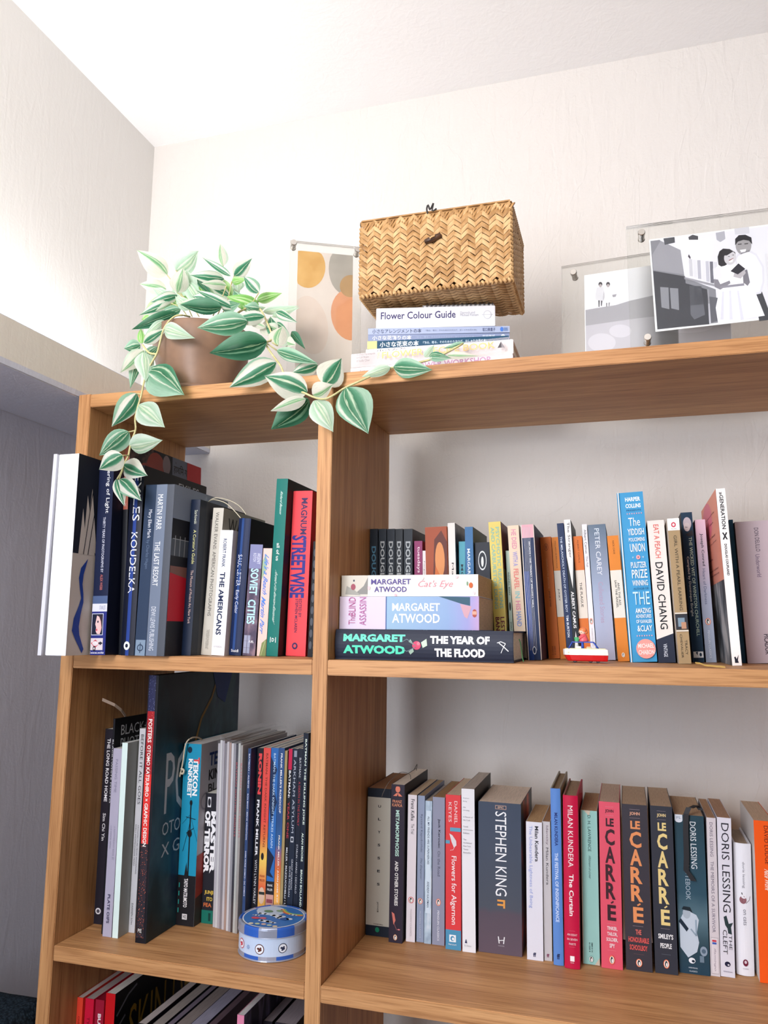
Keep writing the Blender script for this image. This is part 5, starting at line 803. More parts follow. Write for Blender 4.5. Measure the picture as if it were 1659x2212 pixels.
# man standing behind
L_([(1588, 560), (1592, 550), (1602, 544), (1618, 540), (1634, 548), (1650, 575), (1651, 610), (1644, 634), (1625, 638), (1600, 630)], 'd6d6de', 6); L_([(1591, 560), (1595, 553), (1604, 548), (1617, 544), (1632, 552), (1646, 577), (1647, 608), (1641, 630), (1624, 634), (1602, 628)], 'e6e6ee', 7)
L_([(1630, 634), (1646, 630), (1668, 690), (1640, 694)], '3c3e44', 4); L_([(1652, 548), (1683, 545), (1690, 680), (1664, 690)], 'dcdce2', 4)
L_(ell(1606, 530, 17, 21), '9c9a9c', 6); L_([(1588, 530), (1588, 516), (1596, 508), (1610, 507), (1623, 513), (1625, 528), (1618, 520), (1606, 518), (1594, 522)], '28282c', 7); L_([(1598, 540), (1612, 538), (1610, 544), (1601, 545)], 'e8e8ec', 8); L_([(1594, 527), (1602, 526), (1602, 528), (1594, 529)], '38363a', 8); L_([(1608, 526), (1616, 525), (1616, 527), (1608, 528)], '38363a', 8)
# woman seated, holding a dark book
L_([(1552, 573), (1560, 571), (1570, 574), (1592, 571), (1604, 580), (1606, 617), (1556, 620), (1545, 600), (1545, 580)], 'f2f2f6', 9)
L_([(1540, 580), (1556, 578), (1560, 600), (1550, 606), (1541, 596)], 'dcdce4', 10)
L_([(1541, 603), (1551, 604), (1556, 614), (1576, 606), (1578, 612), (1556, 626), (1544, 620)], '84828a', 11); L_([(1604, 585), (1614, 582), (1620, 610), (1612, 622), (1604, 612)], '78767e', 8)
L_([(1556, 618), (1608, 612), (1632, 632), (1652, 682), (1600, 690), (1590, 694), (1551, 697), (1546, 665)], 'eeeef4', 10); L_([(1556, 618), (1607, 612), (1608, 617), (1556, 623)], '8c8a94', 12)
for a_, b_, c_ in ((1560, 630, 1556), (1575, 628, 1576), (1592, 628, 1600)): L_([(a_, b_), (a_+4, b_), (c_+7, 690), (c_, 691)], 'd0d0da', 11)
L_([(1552, 572), (1550, 555), (1554, 543), (1562, 537), (1576, 538), (1588, 545), (1590, 556), (1566, 574), (1558, 576)], '2c2a2e', 10)
L_(ell(1577, 557, 13, 15, .2), 'cac8cc', 12); L_([(1562, 552), (1566, 541), (1584, 543), (1578, 547), (1570, 552)], '2c2a2e', 13); L_([(1574, 563), (1584, 559), (1582, 566), (1576, 567)], 'f8f8fa', 13); L_([(1574, 562), (1585, 557), (1584, 559), (1575, 564)], '8c5c60', 14); L_([(1571, 554), (1576, 553), (1576, 555)], '3c3a40', 13); L_([(1580, 551), (1585, 550), (1585, 552)], '3c3a40', 13)
L_([(1578, 586), (1595, 569), (1610, 581), (1594, 593)], '2e2e36', 14); L_([(1584, 598), (1586, 590), (1596, 592), (1608, 582), (1611, 590), (1600, 602)], 'b4b0b4', 13)
q.build('photo_image', bpy.data.objects['photo_paper.001'])
# ---------------------------------------------------------------- potted plant
pc = Vector((0, 0, 0)); Yc = .17
tl_ = atY(345, 700, Yc*S); tr_ = atY(535, 700, Yc*S); pcx = (tl_.x+tr_.x)/2; Rt = (tr_.x-tl_.x)/2*.985; ph = lev(435, 690, Yc-.16)-ZT
Rb = (atY(510, 820, Yc*S).x-atY(371, 820, Yc*S).x)/2
print('pot', pcx, Rt, Rb, ph)
plant = tag(empty('potted_plant', (pcx, Yc*S, ZT+.0005)), 'green and cream striped trailing plant in a brown clay pot on top of the bookcase', 'plant')
clay = speck([(.35, '7c6150'), (.65, '8a6c58')], 30, name='clay')
lathe([(0, .0), (Rb*.97, .0), (Rb*.99, .002), (Rb, .02), (Rt*.93, ph*.6), (Rt, ph-.002), (Rt*.995, ph), (Rt*.95, ph), (Rt*.93, ph-.008), (0, ph-.0081)], 56, clay).build('pot', plant, smooth=False)
bpy.data.objects['pot'].data.polygons.foreach_set('use_smooth', [True]*len(bpy.data.objects['pot'].data.polygons))
lathe([(Rb*1.005, .0003), (Rb*1.04, .001), (Rb*1.05, .008), (Rb*1.01, .0082), (Rb*1.005, .004)], 56, clay, cap=False).build('pot_foot', plant, smooth=True)
lathe([(0, ph-.008), (Rt*.92, ph-.008), (Rt*.5, ph-.001), (0, ph+.002)], 24, speck([(.4, '2c2018'), (.6, '4c3a2c')], 300, name='soil')).build('soil', bpy.data.objects['pot'])
def leafmat(name, stops, rough=.42):
    m, b = newmat('leaf_'+name, rough=rough, spec=.25); N, L = nodes(m)
    uv = N.new('ShaderNodeUVMap'); sp = N.new('ShaderNodeSeparateXYZ'); L.new(uv.outputs[0], sp.inputs[0])
    oi = N.new('ShaderNodeObjectInfo'); mp = N.new('ShaderNodeMapping'); mp.inputs['Scale'].default_value = (9, 1.6, 1); L.new(uv.outputs[0], mp.inputs[0])
    cb = N.new('ShaderNodeCombineXYZ'); rm = N.new('ShaderNodeMath'); rm.operation = 'MULTIPLY'; rm.inputs[1].default_value = 30; L.new(oi.outputs['Random'], rm.inputs[0]); L.new(rm.outputs[0], cb.inputs[2]); L.new(cb.outputs[0], mp.inputs['Location'])
    nz = N.new('ShaderNodeTexNoise'); nz.inputs['Scale'].default_value = 1.6; nz.inputs['Detail'].default_value = 4; L.new(mp.outputs[0], nz.inputs['Vector'])
    a = N.new('ShaderNodeMath'); a.operation = 'MULTIPLY_ADD'; a.inputs[1].default_value = .16; L.new(nz.outputs[0], a.inputs[0]); L.new(sp.outputs[0], a.inputs[2])
    sh = N.new('ShaderNodeMath'); sh.operation = 'MULTIPLY_ADD'; sh.inputs[1].default_value = .36; sh.inputs[2].default_value = -.10; L.new(oi.outputs['Random'], sh.inputs[0]); s_ = N.new('ShaderNodeMath'); s_.operation = 'SUBTRACT'; L.new(a.outputs[0], s_.inputs[0]); L.new(sh.outputs[0], s_.inputs[1])
    cr = N.new('ShaderNodeValToRGB'); L.new(s_.outputs[0], cr.inputs[0]); e = cr.color_ramp.elements
    while len(e) < len(stops): e.new(.5)
    for i, (p, c) in enumerate(stops): e[i].position = p; e[i].color = lin(c)
    vr = N.new('ShaderNodeTexNoise'); vr.inputs['Scale'].default_value = 3.5; L.new(mp.outputs[0], vr.inputs['Vector'])
    h = N.new('ShaderNodeHueSaturation'); mr = N.new('ShaderNodeMapRange'); mr.inputs[3].default_value = .85; mr.inputs[4].default_value = 1.25; L.new(vr.outputs[0], mr.inputs[0]); L.new(mr.outputs[0], h.inputs['Value']); L.new(cr.outputs[0], h.inputs['Color'])
    L.new(h.outputs[0], b.inputs['Base Color'])
    # thin leaves let some light through
    tl = N.new('ShaderNodeBsdfTranslucent'); L.new(h.outputs[0], tl.inputs[0]); ms = N.new('ShaderNodeMixShader'); ms.inputs[0].default_value = .38
    out = N['Material Output']; L.new(b.outputs[0], ms.inputs[1]); L.new(tl.outputs[0], ms.inputs[2]); L.new(ms.outputs[0], out.inputs[0]); return m
LM = dict(
 g=leafmat('green', [(0, 'a8ccb4'), (.12, '5f9c7c'), (.27, '3c7c5c'), (.33, 'c4dcc0'), (.37, '54906c'), (.47, '2f7050'), (.5, 'cfe2c4'), (.53, '3c7c5a'), (.66, '6aa484'), (.72, 'dfe8d8'), (.78, '7cb092'), (1, 'a4ccb4')]),
 w=leafmat('green_and_cream', [(0, 'd6dacc'), (.2, 'd6d9cc'), (.26, '5c9c7c'), (.4, '2f7452'), (.48, '4c8c68'), (.51, 'd8e4cc'), (.56, '3c8060'), (.7, '5f9c7e'), (.76, 'e6eae0'), (.95, 'd9dbcf'), (1, '8cb89c')]),
 c=leafmat('cream', [(0, 'd8d9cc'), (.34, 'dadacd'), (.4, '9cc498'), (.47, '6ca878'), (.52, 'c8dcb8'), (.58, '74ac80'), (.64, 'd6d9ca'), (.9, 'dbdbcf'), (1, 'c4d8c4')]),
 d=leafmat('deep_green', [(0, '4c8468'), (.3, '235c42'), (.36, '7cac8c'), (.4, '245c40'), (.48, '1c4c34'), (.5, '9cbc94'), (.53, '1f5038'), (.7, '2c6848'), (1, '5c9074')]),
 p=leafmat('pale_green', [(0, 'cfe2d4'), (.3, 'a4c8ac'), (.36, 'e0ecda'), (.42, '9cc4a4'), (.5, 'd8e8cc'), (.58, '94c09c'), (.68, 'e2ecde'), (.75, 'acd0b4'), (1, 'd4e6d8')]),
 b=leafmat('bright_green', [(0, 'b4dc9c'), (.3, '7cc45c'), (.4, 'd0e8b4'), (.5, '6cb84c'), (.6, 'c8e4ac'), (.7, '74bc54'), (1, 'b8dca0')]))
WT = [(0, .10), (.06, .48), (.14, .76), (.24, .95), (.34, 1), (.46, .96), (.58, .82), (.7, .62), (.8, .42), (.9, .2), (.96, .08), (1, .0)]
def leaf(bx, by, tx, ty, wpx, kind, Yb=-.03, Yt=None, bend=.12, roll=0, side_=0.0):
    Yt = Yb if Yt is None else Yt
    Pb = atY(bx, by, Yb*S); Pt = atY(tx, ty, Yt*S); ax = Pt-Pb; Ln = ax.length; ax.normalize(); view = (CAM-(Pb+Pt)/2).normalized()
    wd = ax.cross(view).normalized(); nrm = wd.cross(ax).normalized(); 
    if nrm.dot(view) < 0: nrm = -nrm
    Rl = Matrix.Rotation(roll, 3, ax); wd = Rl @ wd; nrm = Rl @ nrm
    Wm = wpx*1.22*(CAM-(Pb+Pt)/2).dot(-_d)/FPX*.5*-1; Wm = abs(Wm)/max(.45, abs(math.cos(roll)))
    vs = []; uvs = []; NS = 6
    for t, w_ in WT:
        c = Pb+ax*(Ln*t)+nrm*(bend*Ln*math.sin(math.pi*t))+wd*(side_*Ln*math.sin(math.pi*t))
        for j in range(NS+1):
            s = j/NS*2-1; rip = .05*Wm*math.sin(t*9+s*2+bx)*abs(s)
            vs.append(c+wd*(s*w_*Wm)+nrm*(-.30*Wm*w_*(abs(s)**1.4)+rip+.03*Wm*math.cos(s*12))); uvs.append((j/NS, t))
    fs = []; n = NS+1
    for i in range(len(WT)-1):
        for j in range(NS): fs.append((i*n+j, i*n+j+1, (i+1)*n+j+1, (i+1)*n+j))
    me = bpy.data.meshes.new('leaf'); o0 = plant.location; me.from_pydata([tuple(v-o0) for v in vs], [], fs); ul = me.uv_layers.new(name='UVMap')
    for lp in me.loops: ul.data[lp.index].uv = uvs[lp.vertex_index]
    me.polygons.foreach_set('use_smooth', [True]*len(me.polygons)); me.materials.append(LM[kind]); me.update()
    o = bpy.data.objects.new('leaf', me); C.objects.link(o); o.parent = plant; return o
T_ = .17     # centre of the pot
LV = [
 (361, 594, 295, 540, 38, 'c', .12, .05), (380, 584, 429, 542, 40, 'p', .16, .16), (383, 632, 396, 578, 34, 'c', .06, .04, .2), (408, 624, 404, 584, 32, 'p', .09, .07, .2), (359, 625, 301, 613, 26, 'c', .16, .12), (383, 638, 324, 653, 22, 'w', .08, .03, .3),
 (369, 653, 300, 681, 22, 'w', .06, .0, .2), (369, 655, 335, 672, 14, 'c', .05, .0, .2), (372, 650, 306, 691, 40, 'b', .2, .22, .1), (381, 676, 284, 712, 24, 'd', .03, -.03, .15), (478, 663, 389, 658, 30, 'd', .0, -.03, .1), (458, 649, 378, 657, 14, 'c', .01, -.02, .1),
 (482, 574, 476, 526, 22, 'c', .2, .2), (506, 596, 545, 558, 27, 'w', .15, .12), (498, 596, 437, 556, 14, 'w', .12, .08, .05), (484, 603, 410, 594, 24, 'w', .1, .04, .25), (501, 608, 536, 602, 15, 'b', .1, .08, .2), (559, 632, 527, 597, 24, 'w', .05, .05, .15), (536, 603, 541, 630, 7, 'd', .08, .05), (515, 606, 515, 630, 22, 'p', .18, .18),
 (489, 617, 434, 612, 18, 'c', .08, .03, .1), (505, 666, 422, 626, 20, 'w', .03, -.02, .15), (427, 603, 462, 643, 13, 'd', .12, .08), (560, 664, 489, 640, 28, 'b', .1, .05, .15), (560, 666, 527, 661, 20, 'g', .02, -.01, .15), (555, 649, 610, 633, 19, 'b', .15, .12, .08), (569, 674, 646, 661, 15, 'p', .12, .1, .12), (588, 684, 648, 664, 13, 'p', .1, .08, .1),
 (596, 674, 643, 697, 18, 'w', .06, .04, .15), (588, 726, 584, 684, 42, 'w', .02, .05, .1), (602, 747, 611, 704, 42, 'c', -.01, .02, .12), (630, 716, 660, 755, 15, 'd', .05, .02, .15), (571, 684, 499, 692, 26, 'w', -.01, -.05, .1), (534, 694, 426, 708, 42, 'g', -.04, -.09, .12), (576, 738, 452, 763, 50, 'd', -.05, -.10, .12), (573, 707, 533, 694, 13, 'c', .0, .0),
 (596, 783, 495, 837, 46, 'w', -.04, -.08, .1), (598, 757, 688, 786, 24, 'g', -.02, -.03, .12), (686, 788, 630, 805, 28, 'w', .03, -.01, .1), (663, 848, 571, 812, 50, 'w', -.06, -.09, .12), (660, 862, 584, 888, 24, 'c', -.08, -.10, .1), (666, 862, 585, 928, 50, 'd', -.04, -.05, .05), (675, 852, 720, 830, 33, 'c', -.09, -.09, .15), (699, 830, 738, 774, 52, 'w', -.05, -.03, .1), (679, 865, 720, 933, 44, 'p', -.08, -.08, .12), (748, 836, 796, 937, 68, 'g', -.06, -.07, .1),
 (850, 793, 935, 799, 36, 'g', -.02, -.05, .12), (843, 793, 781, 814, 20, 'p', -.03, -.04, .12), (917, 771, 938, 745, 15, 'p', .0, .0), (927, 769, 975, 774, 18, 'g', .0, -.02, .15), (966, 767, 1036, 769, 14, 'c', .0, -.02, .2), (1003, 740, 957, 753, 9, 'g', .01, .01), (954, 768, 921, 779, 9, 'c', .0, .0),
 (356, 693, 311, 728, 18, 'p', .0, -.03, .15), (354, 709, 422, 731, 30, 'p', -.04, -.06, .2), (311, 741, 361, 709, 21, 'w', -.03, -.02, .15), (303, 745, 268, 753, 24, 'g', .0, -.02, .2), (306, 742, 304, 709, 14, 'b', .0, .0), (311, 757, 260, 805, 30, 'c', -.03, -.05, .15), (310, 761, 315, 825, 34, 'p', -.05, -.06, .12), (298, 762, 281, 840, 20, 'g', .0, -.02, .05), (330, 766, 318, 784, 9, 'p', -.03, -.03),
 (318, 802, 398, 854, 62, 'g', -.05, -.07, .1), (295, 850, 241, 922, 36, 'w', -.05, -.07, .1), (299, 876, 356, 924, 46, 'p', -.07, -.08, .12), (278, 933, 214, 984, 38, 'g', -.06, -.08, .12), (279, 962, 352, 951, 36, 'p', -.07, -.08, .12), (265, 984, 214, 1014, 38, 'w', -.19, -.20, .12), (267, 1003, 319, 1028, 38, 'w', -.09, -.10, .12), (252, 1035, 269, 1094, 22, 'w', -.10, -.12, .1), (258, 1035, 306, 1082, 32, 'w', -.10, -.12, .12),
 (460, 640, 420, 600, 24, 'p', .2, .2), (455, 650, 430, 615, 26, 'b', .17, .16), (490, 645, 520, 615, 26, 'p', .22, .22), (505, 655, 545, 640, 24, 'g', .16, .15), (400, 650, 372, 612, 24, 'p', .2, .2), (420, 655, 395, 640, 22, 'b', .14, .12), (470, 655, 480, 620, 22, 'b', .18, .16), (520, 660, 560, 652, 22, 'd', .12, .1), (390, 668, 340, 680, 20, 'g', .05, .02), (495, 640, 455, 620, 20, 'w', .12, .1), (440, 660, 470, 640, 20, 'p', .1, .08), (345, 665, 320, 690, 18, 'p', .12, .12), (590, 700, 625, 720, 18, 'g', .05, .05), (340, 750, 300, 780, 18, 'g', .02, .01),
]
LV += [(430, 655, 395, 598, 26, 'p', .1, .08, .15), (450, 650, 415, 640, 24, 'w', .06, .04, .15), (470, 640, 440, 590, 24, 'p', .12, .1, .15), (500, 640, 468, 596, 22, 'b', .14, .12, .15), (520, 655, 505, 628, 20, 'g', .1, .08, .15), (540, 668, 520, 645, 22, 'b', .08, .06, .1), (410, 668, 378, 640, 22, 'p', .06, .03, .15), (395, 660, 345, 640, 22, 'b', .1, .08, .15), (530, 672, 575, 664, 20, 'p', .08, .06, .1), (480, 668, 520, 655, 22, 'g', .04, .02, .12), (360, 640, 330, 622, 18, 'p', .12, .1), (370, 665, 325, 672, 20, 'w', .06, .03, .15), (600, 712, 575, 700, 18, 'c', .03, .02), (615, 735, 640, 745, 20, 'c', .02, .0, .1)]
for lv in LV: leaf(*lv)

stemm, sb2 = newmat('vine_stem', 'bdb882', .5, .2); N, L = nodes(stemm); t = N.new('ShaderNodeTexNoise'); t.inputs['Scale'].default_value = 60; cr = N.new('ShaderNodeValToRGB'); cr.color_ramp.elements[0].color = lin('a49a58'); cr.color_ramp.elements[1].color = lin('d6d2a8'); L.new(t.outputs[0], cr.inputs[0]); L.new(cr.outputs[0], sb2.inputs['Base Color'])
def vine(pts, r=.0011, name='stem'):
    P = [atY(x, y, Y*S)-plant.location for x, y, Y in pts]; return tube(P, r, stemm, n=6, sub=4).build(name, plant)
vine([(410, 684, .05), (394, 681, -.01), (378, 683, -.03), (363, 696, -.04), (352, 715, -.04), (346, 738, -.04), (339, 763, -.045), (328, 783, -.05), (318, 802, -.05), (310, 830, -.055), (305, 855, -.06), (298, 878, -.065), (292, 905, -.07), (293, 928, -.07), (285, 950, -.07), (280, 970, -.07), (277, 985, -.08), (268, 1003, -.09), (262, 1020, -.10), (253, 1035, -.10)], .0014)
vine([(339, 765, -.045), (322, 762, -.04), (308, 745, -.03)], .0016, 'branch'); vine([(265, 1015, -.10), (258, 1035, -.10)], .001, 'branch'); vine([(293, 930, -.07), (278, 933, -.06)], .001, 'branch'); vine([(277, 984, -.08), (265, 984, -.19)], .001, 'branch'); vine([(305, 852, -.06), (295, 850, -.05)], .001, 'branch')
vine([(500, 684, .1), (540, 662, .06), (560, 666, .03), (574, 690, .02), (588, 726, .0), (583, 736, -.02), (574, 741, -.03), (582, 757, -.03), (595, 775, -.03), (606, 790, -.03), (613, 806, -.03), (630, 835, -.05), (660, 850, -.07), (678, 858, -.08), (700, 862, -.08), (720, 854, -.08), (745, 838, -.06), (780, 822, -.05), (812, 808, -.03), (845, 795, -.02), (875, 790, .0), (925, 778, .0), (950, 769, .0), (1000, 742, .01)], .0015)
vine([(576, 741, -.03), (598, 757, -.02)], .0011, 'branch'); vine([(600, 747, -.01), (588, 740, -.02)], .0011, 'branch')
for a in ((440, 678, .1, 380, 584, .16), (440, 680, .12, 482, 574, .2), (470, 680, .15, 506, 596, .15), (480, 680, .12, 500, 608, .1), (430, 684, .1, 383, 632, .07), (460, 682, .1, 489, 617, .08), (500, 684, .15, 555, 649, .15), (415, 684, .1, 361, 594, .12), (520, 690, .1, 559, 632, .05), (405, 684, .08, 369, 655, .05)):
    vine([(a[0], a[1], a[2]), ((a[0]+a[3])/2+4, (a[1]+a[4])/2-4, (a[2]+a[5])/2), (a[3], a[4], a[5])], .0009)
# ---------------------------------------------------------------- biscuit tin
ft = atZ(589, 2084, ZL+.0008); rr = (atY(659, 2040, ft.y+.04).x-atY(519, 2040, ft.y+.04).x)/2*.985; tc_ = Vector((atY(589, 2060, ft.y+rr).x, ft.y+rr, ZL+.001))
tc_.x = min(tc_.x, X2-rr-.002)
bh_ = .029; lh_ = .0125; print('tin', ft.y/S, rr)
tin = tag(empty('biscuit_tin', tc_), 'round pale blue tin with blue and silver checks in front of the comics', 'tin')
def drum(name, z0, z1, r0, bands, bead=.0008):
    q = MB(); n = 72
    zs = [z0]+[z0+(z1-z0)*b for b, _ in bands]; rgs = []
    for bi, (b, ms_) in enumerate(bands):
        za = z0 if bi == 0 else z0+(z1-z0)*bands[bi-1][0]; zb = z0+(z1-z0)*b
        for i in range(n):
            a0 = 2*math.pi*i/n; a1 = 2*math.pi*(i+1)/n; k = ms_[(i//6) % len(ms_)]
            q.add([(r0*math.cos(a0), r0*math.sin(a0), za), (r0*math.cos(a1), r0*math.sin(a1), za), (r0*math.cos(a1), r0*math.sin(a1), zb), (r0*math.cos(a0), r0*math.sin(a0), zb)], [(0, 1, 2, 3)], k)
    return q
tb, ts, tp = gloss('2f5fb8', .25), gloss('a4acc0', .2, .5, .35), gloss('bccfe8', .3)
q = drum('tin_body', .0012, bh_, rr*.985, [(.2, [tb, ts]), (1, [tp])]); lathe([(0, .0005), (rr*.97, 0), (rr*1.0, .0006), (rr*.995, .0018), (rr*.985, .0022)], 72, ts, q, cap=False); q.build('tin_body', tin, smooth=False)
q = drum('lid', bh_+.0005, bh_+lh_-.003, rr*1.01, [(1, [tb, ts])]); lathe([(rr*1.0, bh_), (rr*1.018, bh_+.0004), (rr*1.01, bh_+.001)], 72, ts, q, cap=False)
z_ = bh_+lh_; prof = [(rr*1.01, z_-.003), (rr*1.005, z_-.0012), (rr*.985, z_), (rr*.95, z_+.0002), (rr*.9, z_-.0004)]
for i in range(72):
    a0 = 2*math.pi*i/72; a1 = 2*math.pi*(i+1)/72; mm = [tb, ts][(i//6) % 2]
    for (r0, h0), (r1, h1) in zip(prof[:-1], prof[1:]): q.add([(r0*math.cos(a0), r0*math.sin(a0), h0), (r0*math.cos(a1), r0*math.sin(a1), h0), (r1*math.cos(a1), r1*math.sin(a1), h1), (r1*math.cos(a0), r1*math.sin(a0), h1)], [(0, 1, 2, 3)], mm)
q.add([(rr*.9*math.cos(2*math.pi*i/72), rr*.9*math.sin(2*math.pi*i/72), z_-.0004) for i in range(72)], [tuple(range(72))], gloss('eef2f8', .3)); q.build('lid', tin, smooth=False)
q = MB(); zz = z_-.0003; RR_ = rr*.88
def disc(cx_, cy_, rx, ry, c, l, n=28, a0=0, a1=2*math.pi): q.add([(cx_+rx*math.cos(a0+(a1-a0)*i/n), cy_+ry*math.sin(a0+(a1-a0)*i/n), zz+.00012*l) for i in range(n)], [tuple(range(n))], ink(c))
disc(0, 0, RR_*.985, RR_*.985, '3c78c0', 1, 48); disc(-RR_*.3, RR_*.45, RR_*.5, RR_*.42, 'c4d8ec', 2)
for i, c in enumerate(('d85c44', 'e8b44c', '7cb870', '3c78c0')): 
    for k in range(9):
        a0 = math.radians(205+k*11); a1 = math.radians(205+(k+1)*11); r0 = RR_*(.75-.06*i); r1 = r0-RR_*.06; cx_, cy_ = RR_*.62, RR_*1.0
        pts = [(cx_+r0*math.cos(a0), cy_+r0*math.sin(a0)), (cx_+r0*math.cos(a1), cy_+r0*math.sin(a1)), (cx_+r1*math.cos(a1), cy_+r1*math.sin(a1)), (cx_+r1*math.cos(a0), cy_+r1*math.sin(a0))]
        if all(math.hypot(*p_) < RR_*.97 for p_ in pts): q.add([(a, b, zz+.0003) for a, b in pts], [(0, 1, 2, 3)], ink(c))
for cx_, cy_, s_ in ((-.45, .1, .2), (.1, .05, .26), (.3, -.1, .2), (-.1, -.5, .22), (.15, -.55, .16), (-.6, -.1, .12), (.55, .3, .14)):
    for dx_, k_ in ((-.6, .6), (0, 1), (.7, .7)): disc(RR_*(cx_+dx_*s_), RR_*cy_, RR_*s_*k_*.7, RR_*s_*k_*.45, 'dce8f4', 4)
for cx_, cy_, s_, c in ((-.35, .35, .16, '6c9474'), (.0, .5, .13, '84a884'), (-.5, -.35, .14, 'd45468'), (-.25, -.3, .12, 'e07484'), (.45, -.15, .16, '2c5ca0'), (.6, -.1, .11, 'eef2f8')): disc(RR_*cx_, RR_*cy_, RR_*s_, RR_*s_*.7, c, 6)
for i, c in enumerate(('e8e0c0', 'ccdcb0', 'f0c8b0', 'c8dcc4', 'e8d4b0')): disc(RR_*(-.42+.21*i), RR_*(-.78+.06*abs(i-2)*-.5), RR_*.085, RR_*.07, c, 6, 10)
q.build('lid_print', bpy.data.objects['lid.001'])
q = MB()
def badge(deg, u_, v_, r_, c, kind='disc'):
    rb = rr*.985+.0002
    def W2(a, b, l): t_ = math.radians(deg)+a/rb; return ((rb+.00012*l)*math.cos(t_), (rb+.00012*l)*math.sin(t_), v_+b)
    for l, (f, cc) in enumerate(((1, c), (.85, 'e8eef6'))): q.add([W2(r_*f*math.cos(t), r_*f*math.sin(t), l+1) for t in [2*math.pi*i/20 for i in range(20)]], [tuple(range(20))], ink(cc))
    if kind == 'disc':
        for a, b, k in ((-.25, .1, .28), (.15, -.1, .35), (.25, .25, .2), (-.1, -.35, .2)): q.add([W2(r_*(a+k*math.cos(t)), r_*(b+k*.8*math.sin(t)), 4) for t in [2*math.pi*i/10 for i in range(10)]], [tuple(range(10))], ink(c))
vv = bh_*.58
badge(-128, 0, vv, .0062, 'c8384c'); badge(-88, 0, vv-.001, .0064, '5c3028'); badge(-50, 0, vv, .0060, '2c3450')
for i in range(8):
    rb = rr*.985+.0003; t0 = math.radians(-110); a = 2*math.pi*i/8
    pts = [(k*.0030*math.cos(a)+j*.0003*-math.sin(a), k*.0030*math.sin(a)+j*.0003*math.cos(a)) for k, j in ((.3, -1), (1, -1), (1, 1), (.3, 1))]
    q.add([(rb*math.cos(t0+x_/rb), rb*math.sin(t0+x_/rb), vv-.001+z__) for x_, z__ in pts], [(0, 1, 2, 3)], ink('5c84c0'))
q.build('side_print', bpy.data.objects['tin_body'])
# ---------------------------------------------------------------- toy boat car with peg figure
bp_ = atZ(1262, 1432.5, Z0); Yt_ = min(bp_.y, .30*S); x0_ = atY(1215.3, 1410, Yt_).x; x1_ = atY(1313.5, 1410, Yt_).x; BLn = x1_-x0_; print('boat Y', bp_.y/S, Yt_/S, BLn)
boat = tag(empty('toy_boat_car', (x0_, Yt_, Z0+.0003)), 'small white and red toy boat on wheels with a blue roof frame', 'toy')
kz = BLn/98.0
red, whi, yel, blu, bks = gloss('c8141c', .25), gloss('eeece8', .25), gloss('ece4b0', .35), gloss('2a4cb0', .25), gloss('1a1a1c', .5)
hw = 17*kz
def hull(prof):   # (x, halfwidth, z) stations -> rings
    return prof
def ringz(z, xl, xr, w_, n=9):
    pts = []
    xs = [(0, .0), (.04, .55), (.14, .85), (.35, 1), (.65, 1), (.9, .92), (1, .80)]
    for t, k in xs: pts.append((xl+(xr-xl)*t, hw-w_*k, z))
    for t, k in reversed(xs[0:]): pts.append((xl+(xr-xl)*t, hw+w_*k+(.0001 if k == 0 else 0), z))
    return pts
q = MB(); q.loft([ringz(3.6*kz, 10*kz, 96*kz, hw*.78), ringz(6*kz, 7.5*kz, 97*kz, hw*.9), ringz(16.6*kz, 1.5*kz, 98*kz, hw*.99)], red); q.build('lower_hull', boat, bevel=.0003)
q = MB(); q.loft([ringz(16.8*kz, 1*kz, 98*kz, hw*.97), ringz(17.2*kz, .6*kz, 98.4*kz, hw*1.0), ringz(28.5*kz, 0, 97.5*kz, hw), ringz(30*kz, 1*kz, 95*kz, hw*.93)], whi); q.build('upper_hull', boat, bevel=.0003)
q = MB(); q.loft([ringz(30.05*kz, 3*kz, 93*kz, hw*.86), ringz(31.5*kz, 5*kz, 92*kz, hw*.8)], yel); q.build('deck', boat)
q = MB()
for y in (hw*.35, hw*1.65):
    for a, b in (((13, 31), (21, 45)), ((42, 31), (42, 45)), ((44.5, 31), (44, 45)), ((77, 31), (67, 45))):
        tube([(a[0]*kz, y, a[1]*kz), (b[0]*kz, y+(hw-y)*.12, b[1]*kz)], 1.5*kz, blu, q, 8, 1)
q.build('roof_pillar', boat, smooth=True)
q = MB(); q.box((19*kz, hw*.38, 44*kz), (68*kz, hw*1.62, 46.6*kz), blu); q.build('roof', boat, bevel=1.0*kz)
q = MB(); q.box((17*kz, hw*.5, 31.5*kz), (17.6*kz, hw*1.5, 43*kz), acr); q.build('windscreen', boat)
q = MB(); q.box((30*kz, hw*.6, 31.5*kz), (40*kz, hw*1.4, 36*kz), whi); q.box((30*kz, hw*.6, 36*kz), (32*kz, hw*1.4, 40*kz), gloss('54a0a8', .4)); q.box((52*kz, hw*.6, 31.5*kz), (62*kz, hw*1.4, 35*kz), gloss('b8a468', .4)); q.build('seat', boat, bevel=.0003)
for xw_ in (26, 60, 76):
    for yw_ in (hw*.45, hw*1.55):
        q = MB(); rg = [[(xw_*kz+r_*math.cos(t), yw_+dy, 4.3*kz+r_*math.sin(t)) for t in [2*math.pi*i/16 for i in range(16)]] for r_, dy in ((3.4*kz, -2.2*kz), (4.3*kz, -1.8*kz), (4.3*kz, 1.8*kz), (3.4*kz, 2.2*kz))]
        q.loft(rg, bks); q.build('wheel', boat, smooth=False)
q = MB(); ball(q, (13*kz, hw*.2-.0004, 23*kz), 2.4*kz, yel, 10, 6, (1, .4, .7)); q.build('headlight', boat, smooth=True)
fig = tag(empty('peg_figure', (x0_+45*kz, Yt_+hw*.95, Z0+.0003+46.7*kz)), 'tiny pink figure with orange hair and green bucket on the toy boat roof', 'figurine')
pink, skin_, hair, grn = gloss('e8606c', .35), gloss('f2d0bc', .4), gloss('e8804c', .4), gloss('4cb074', .35)
